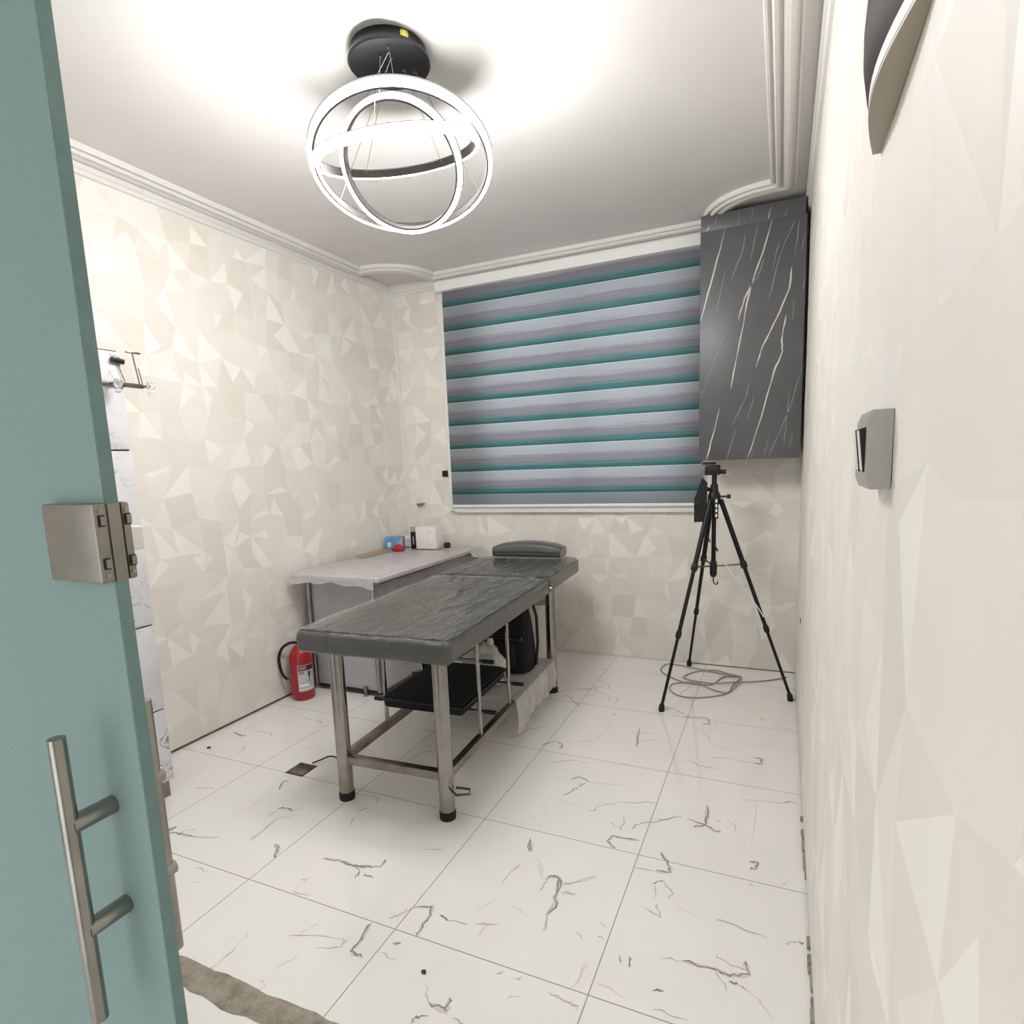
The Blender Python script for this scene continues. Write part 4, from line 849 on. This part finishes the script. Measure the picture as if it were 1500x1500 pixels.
# ------------------------------------------------------------------ right wall: switch and lamp
t = thing('light_switch', 'grey surface light switch with two rockers on the right wall', 'switch', (XR, .785, 1.365))
bm = new(); SX = .081
prism(bm, [(XR - .001, 1.325), (SX + .004, 1.325), (SX, 1.335), (SX, 1.398), (SX + .004, 1.408), (XR - .001, 1.408)], 'y', .735, .835); obj('housing', bm, 'switch_grey', t)
for y in (.765, .802):
    bm = new(); prism(bm, [(SX - .0002, 1.345), (SX - .0012, 1.345), (SX - .006, 1.388), (SX - .0002, 1.39)], 'y', y - .014, y + .014); rk = obj('rocker', bm, 'grey_emblem', t)
    bm = new(); prism(bm, [(SX - .0002, 1.343), (SX - .0016, 1.343), (SX - .0066, 1.389), (SX - .0002, 1.391)], 'y', y - .0165, y - .0142); obj('rocker_gap', bm, 'black', rk)
t = thing('wall_lamp', 'dark brown bow-fronted wall lamp with a pale rim high on the right wall', 'lamp', (XR, .79, 1.735))
def bow(depth, half, n=18, y0=.79): return [(XR - .001, y0 - half)] + [(XR - .001 - depth * (.35 + .65 * math.cos(math.pi / 2 * s) ** 1.0), y0 + half * s) for s in [-1 + 2 * i / n for i in range(n + 1)]] + [(XR - .001, y0 + half)]
bm = new(); prism(bm, bow(.028, .15), 'z', 1.735, 1.7385); obj('base_plate', bm, 'olive', t)
bm = new(); prism(bm, bow(.0285, .151), 'z', 1.7387, 1.752); obj('rim', bm, 'white_plastic', t)
bm = new(); rows = []
for zz, dd, hh in ((1.7522, .026, .146), (1.765, .032, .150), (1.785, .0355, .152), (1.81, .036, .152), (1.84, .034, .150), (1.88, .028, .146), (1.91, .02, .14)):
    rows.append([bm.verts.new((x, y, zz)) for x, y in bow(dd, hh)])
for a, b in zip(rows, rows[1:]):
    for q in range(len(a) - 1): bm.faces.new((a[q], a[q+1], b[q+1], b[q]))
bm.faces.new(rows[0]); bm.faces.new(rows[-1]); obj('shade', bm, 'brown', t, sharp=50)
# back wall: socket box and wall bracket
bm = new(); box(bm, -2.362, -2.310, YB - .014, YB - .001, 1.288, 1.335, 0, .002); box(bm, -2.352, -2.322, YB - .0146, YB - .0141, 1.294, 1.312, 1)
tag(obj('wall_socket', bm, ['black', 'brown'], None, origin=(-2.336, YB, 1.31)), 'small open black socket box on the back wall left of the blind', 'socket')
t = thing('wall_hook', 'small metal hook on the back wall above the desk corner', 'hook', (-2.565, YB, 1.07))
bm = new(); box(bm, -2.585, -2.565, YB - .016, YB - .002, 1.09, 1.145, 0, .003); obj('mount_plate', bm, 'white_plastic', t)
bm = new(); prism(bm, [(-2.585, 1.09), (-2.535, 1.09), (-2.575, 1.065)], 'y', YB - .05, YB - .004); obj('hook_arm', bm, 'dull_steel', t)
# floor drain, wire and crumbs
t = thing('floor_drain', 'square steel floor drain grate let into the tiles by the bed leg', 'drain', (-2.0, 1.945, 0))
bm = new(); box(bm, -2.05, -1.95, 1.895, 1.995, .0008, .003, 0)
fr = obj('frame', bm, 'dark_steel', t)
bm = new(); box(bm, -2.043, -1.957, 1.902, 1.988, .0031, .0045, 0, .0008)
for i in range(6):
    for j in range(6): cyl(bm, (-2.034 + .0136 * i, 1.911 + .0136 * j, .0045), (-2.034 + .0136 * i, 1.911 + .0136 * j, .0049), .004, 8, 1)
obj('grate', bm, ['chrome', 'black'], t)
bm = new(); tube(bm, smooth([(-1.985, 2.0, .008), (-1.96, 2.03, .014), (-1.94, 2.07, .016), (-1.90, 2.085, .006), (-1.82, 2.06, .005)]), .0035, 8)
tag(obj('wire', bm, 'black_rubber', None, origin=(-1.9, 2.05, 0)), 'short black wire lying from the floor drain to the bed leg', 'wire')
for i, (x, y, s, lab) in enumerate(((-2.614, 1.948, .010, 'dark chip on the floor by the left wall near the tall cabinet'), (-.858, 1.199, .007, 'black crumb on the floor in front of the doorway'))):
    bm = new(); bmesh.ops.create_icosphere(bm, subdivisions=1, radius=s)
    for v in bm.verts: v.co = Vector((x + v.co.x * (1 + .3 * random.random()), y + v.co.y, max(0, .004 + v.co.z * .5)))
    tag(obj('debris', bm, 'black', None, origin=(x, y, 0)), lab, 'debris', 'dark specks on the floor')
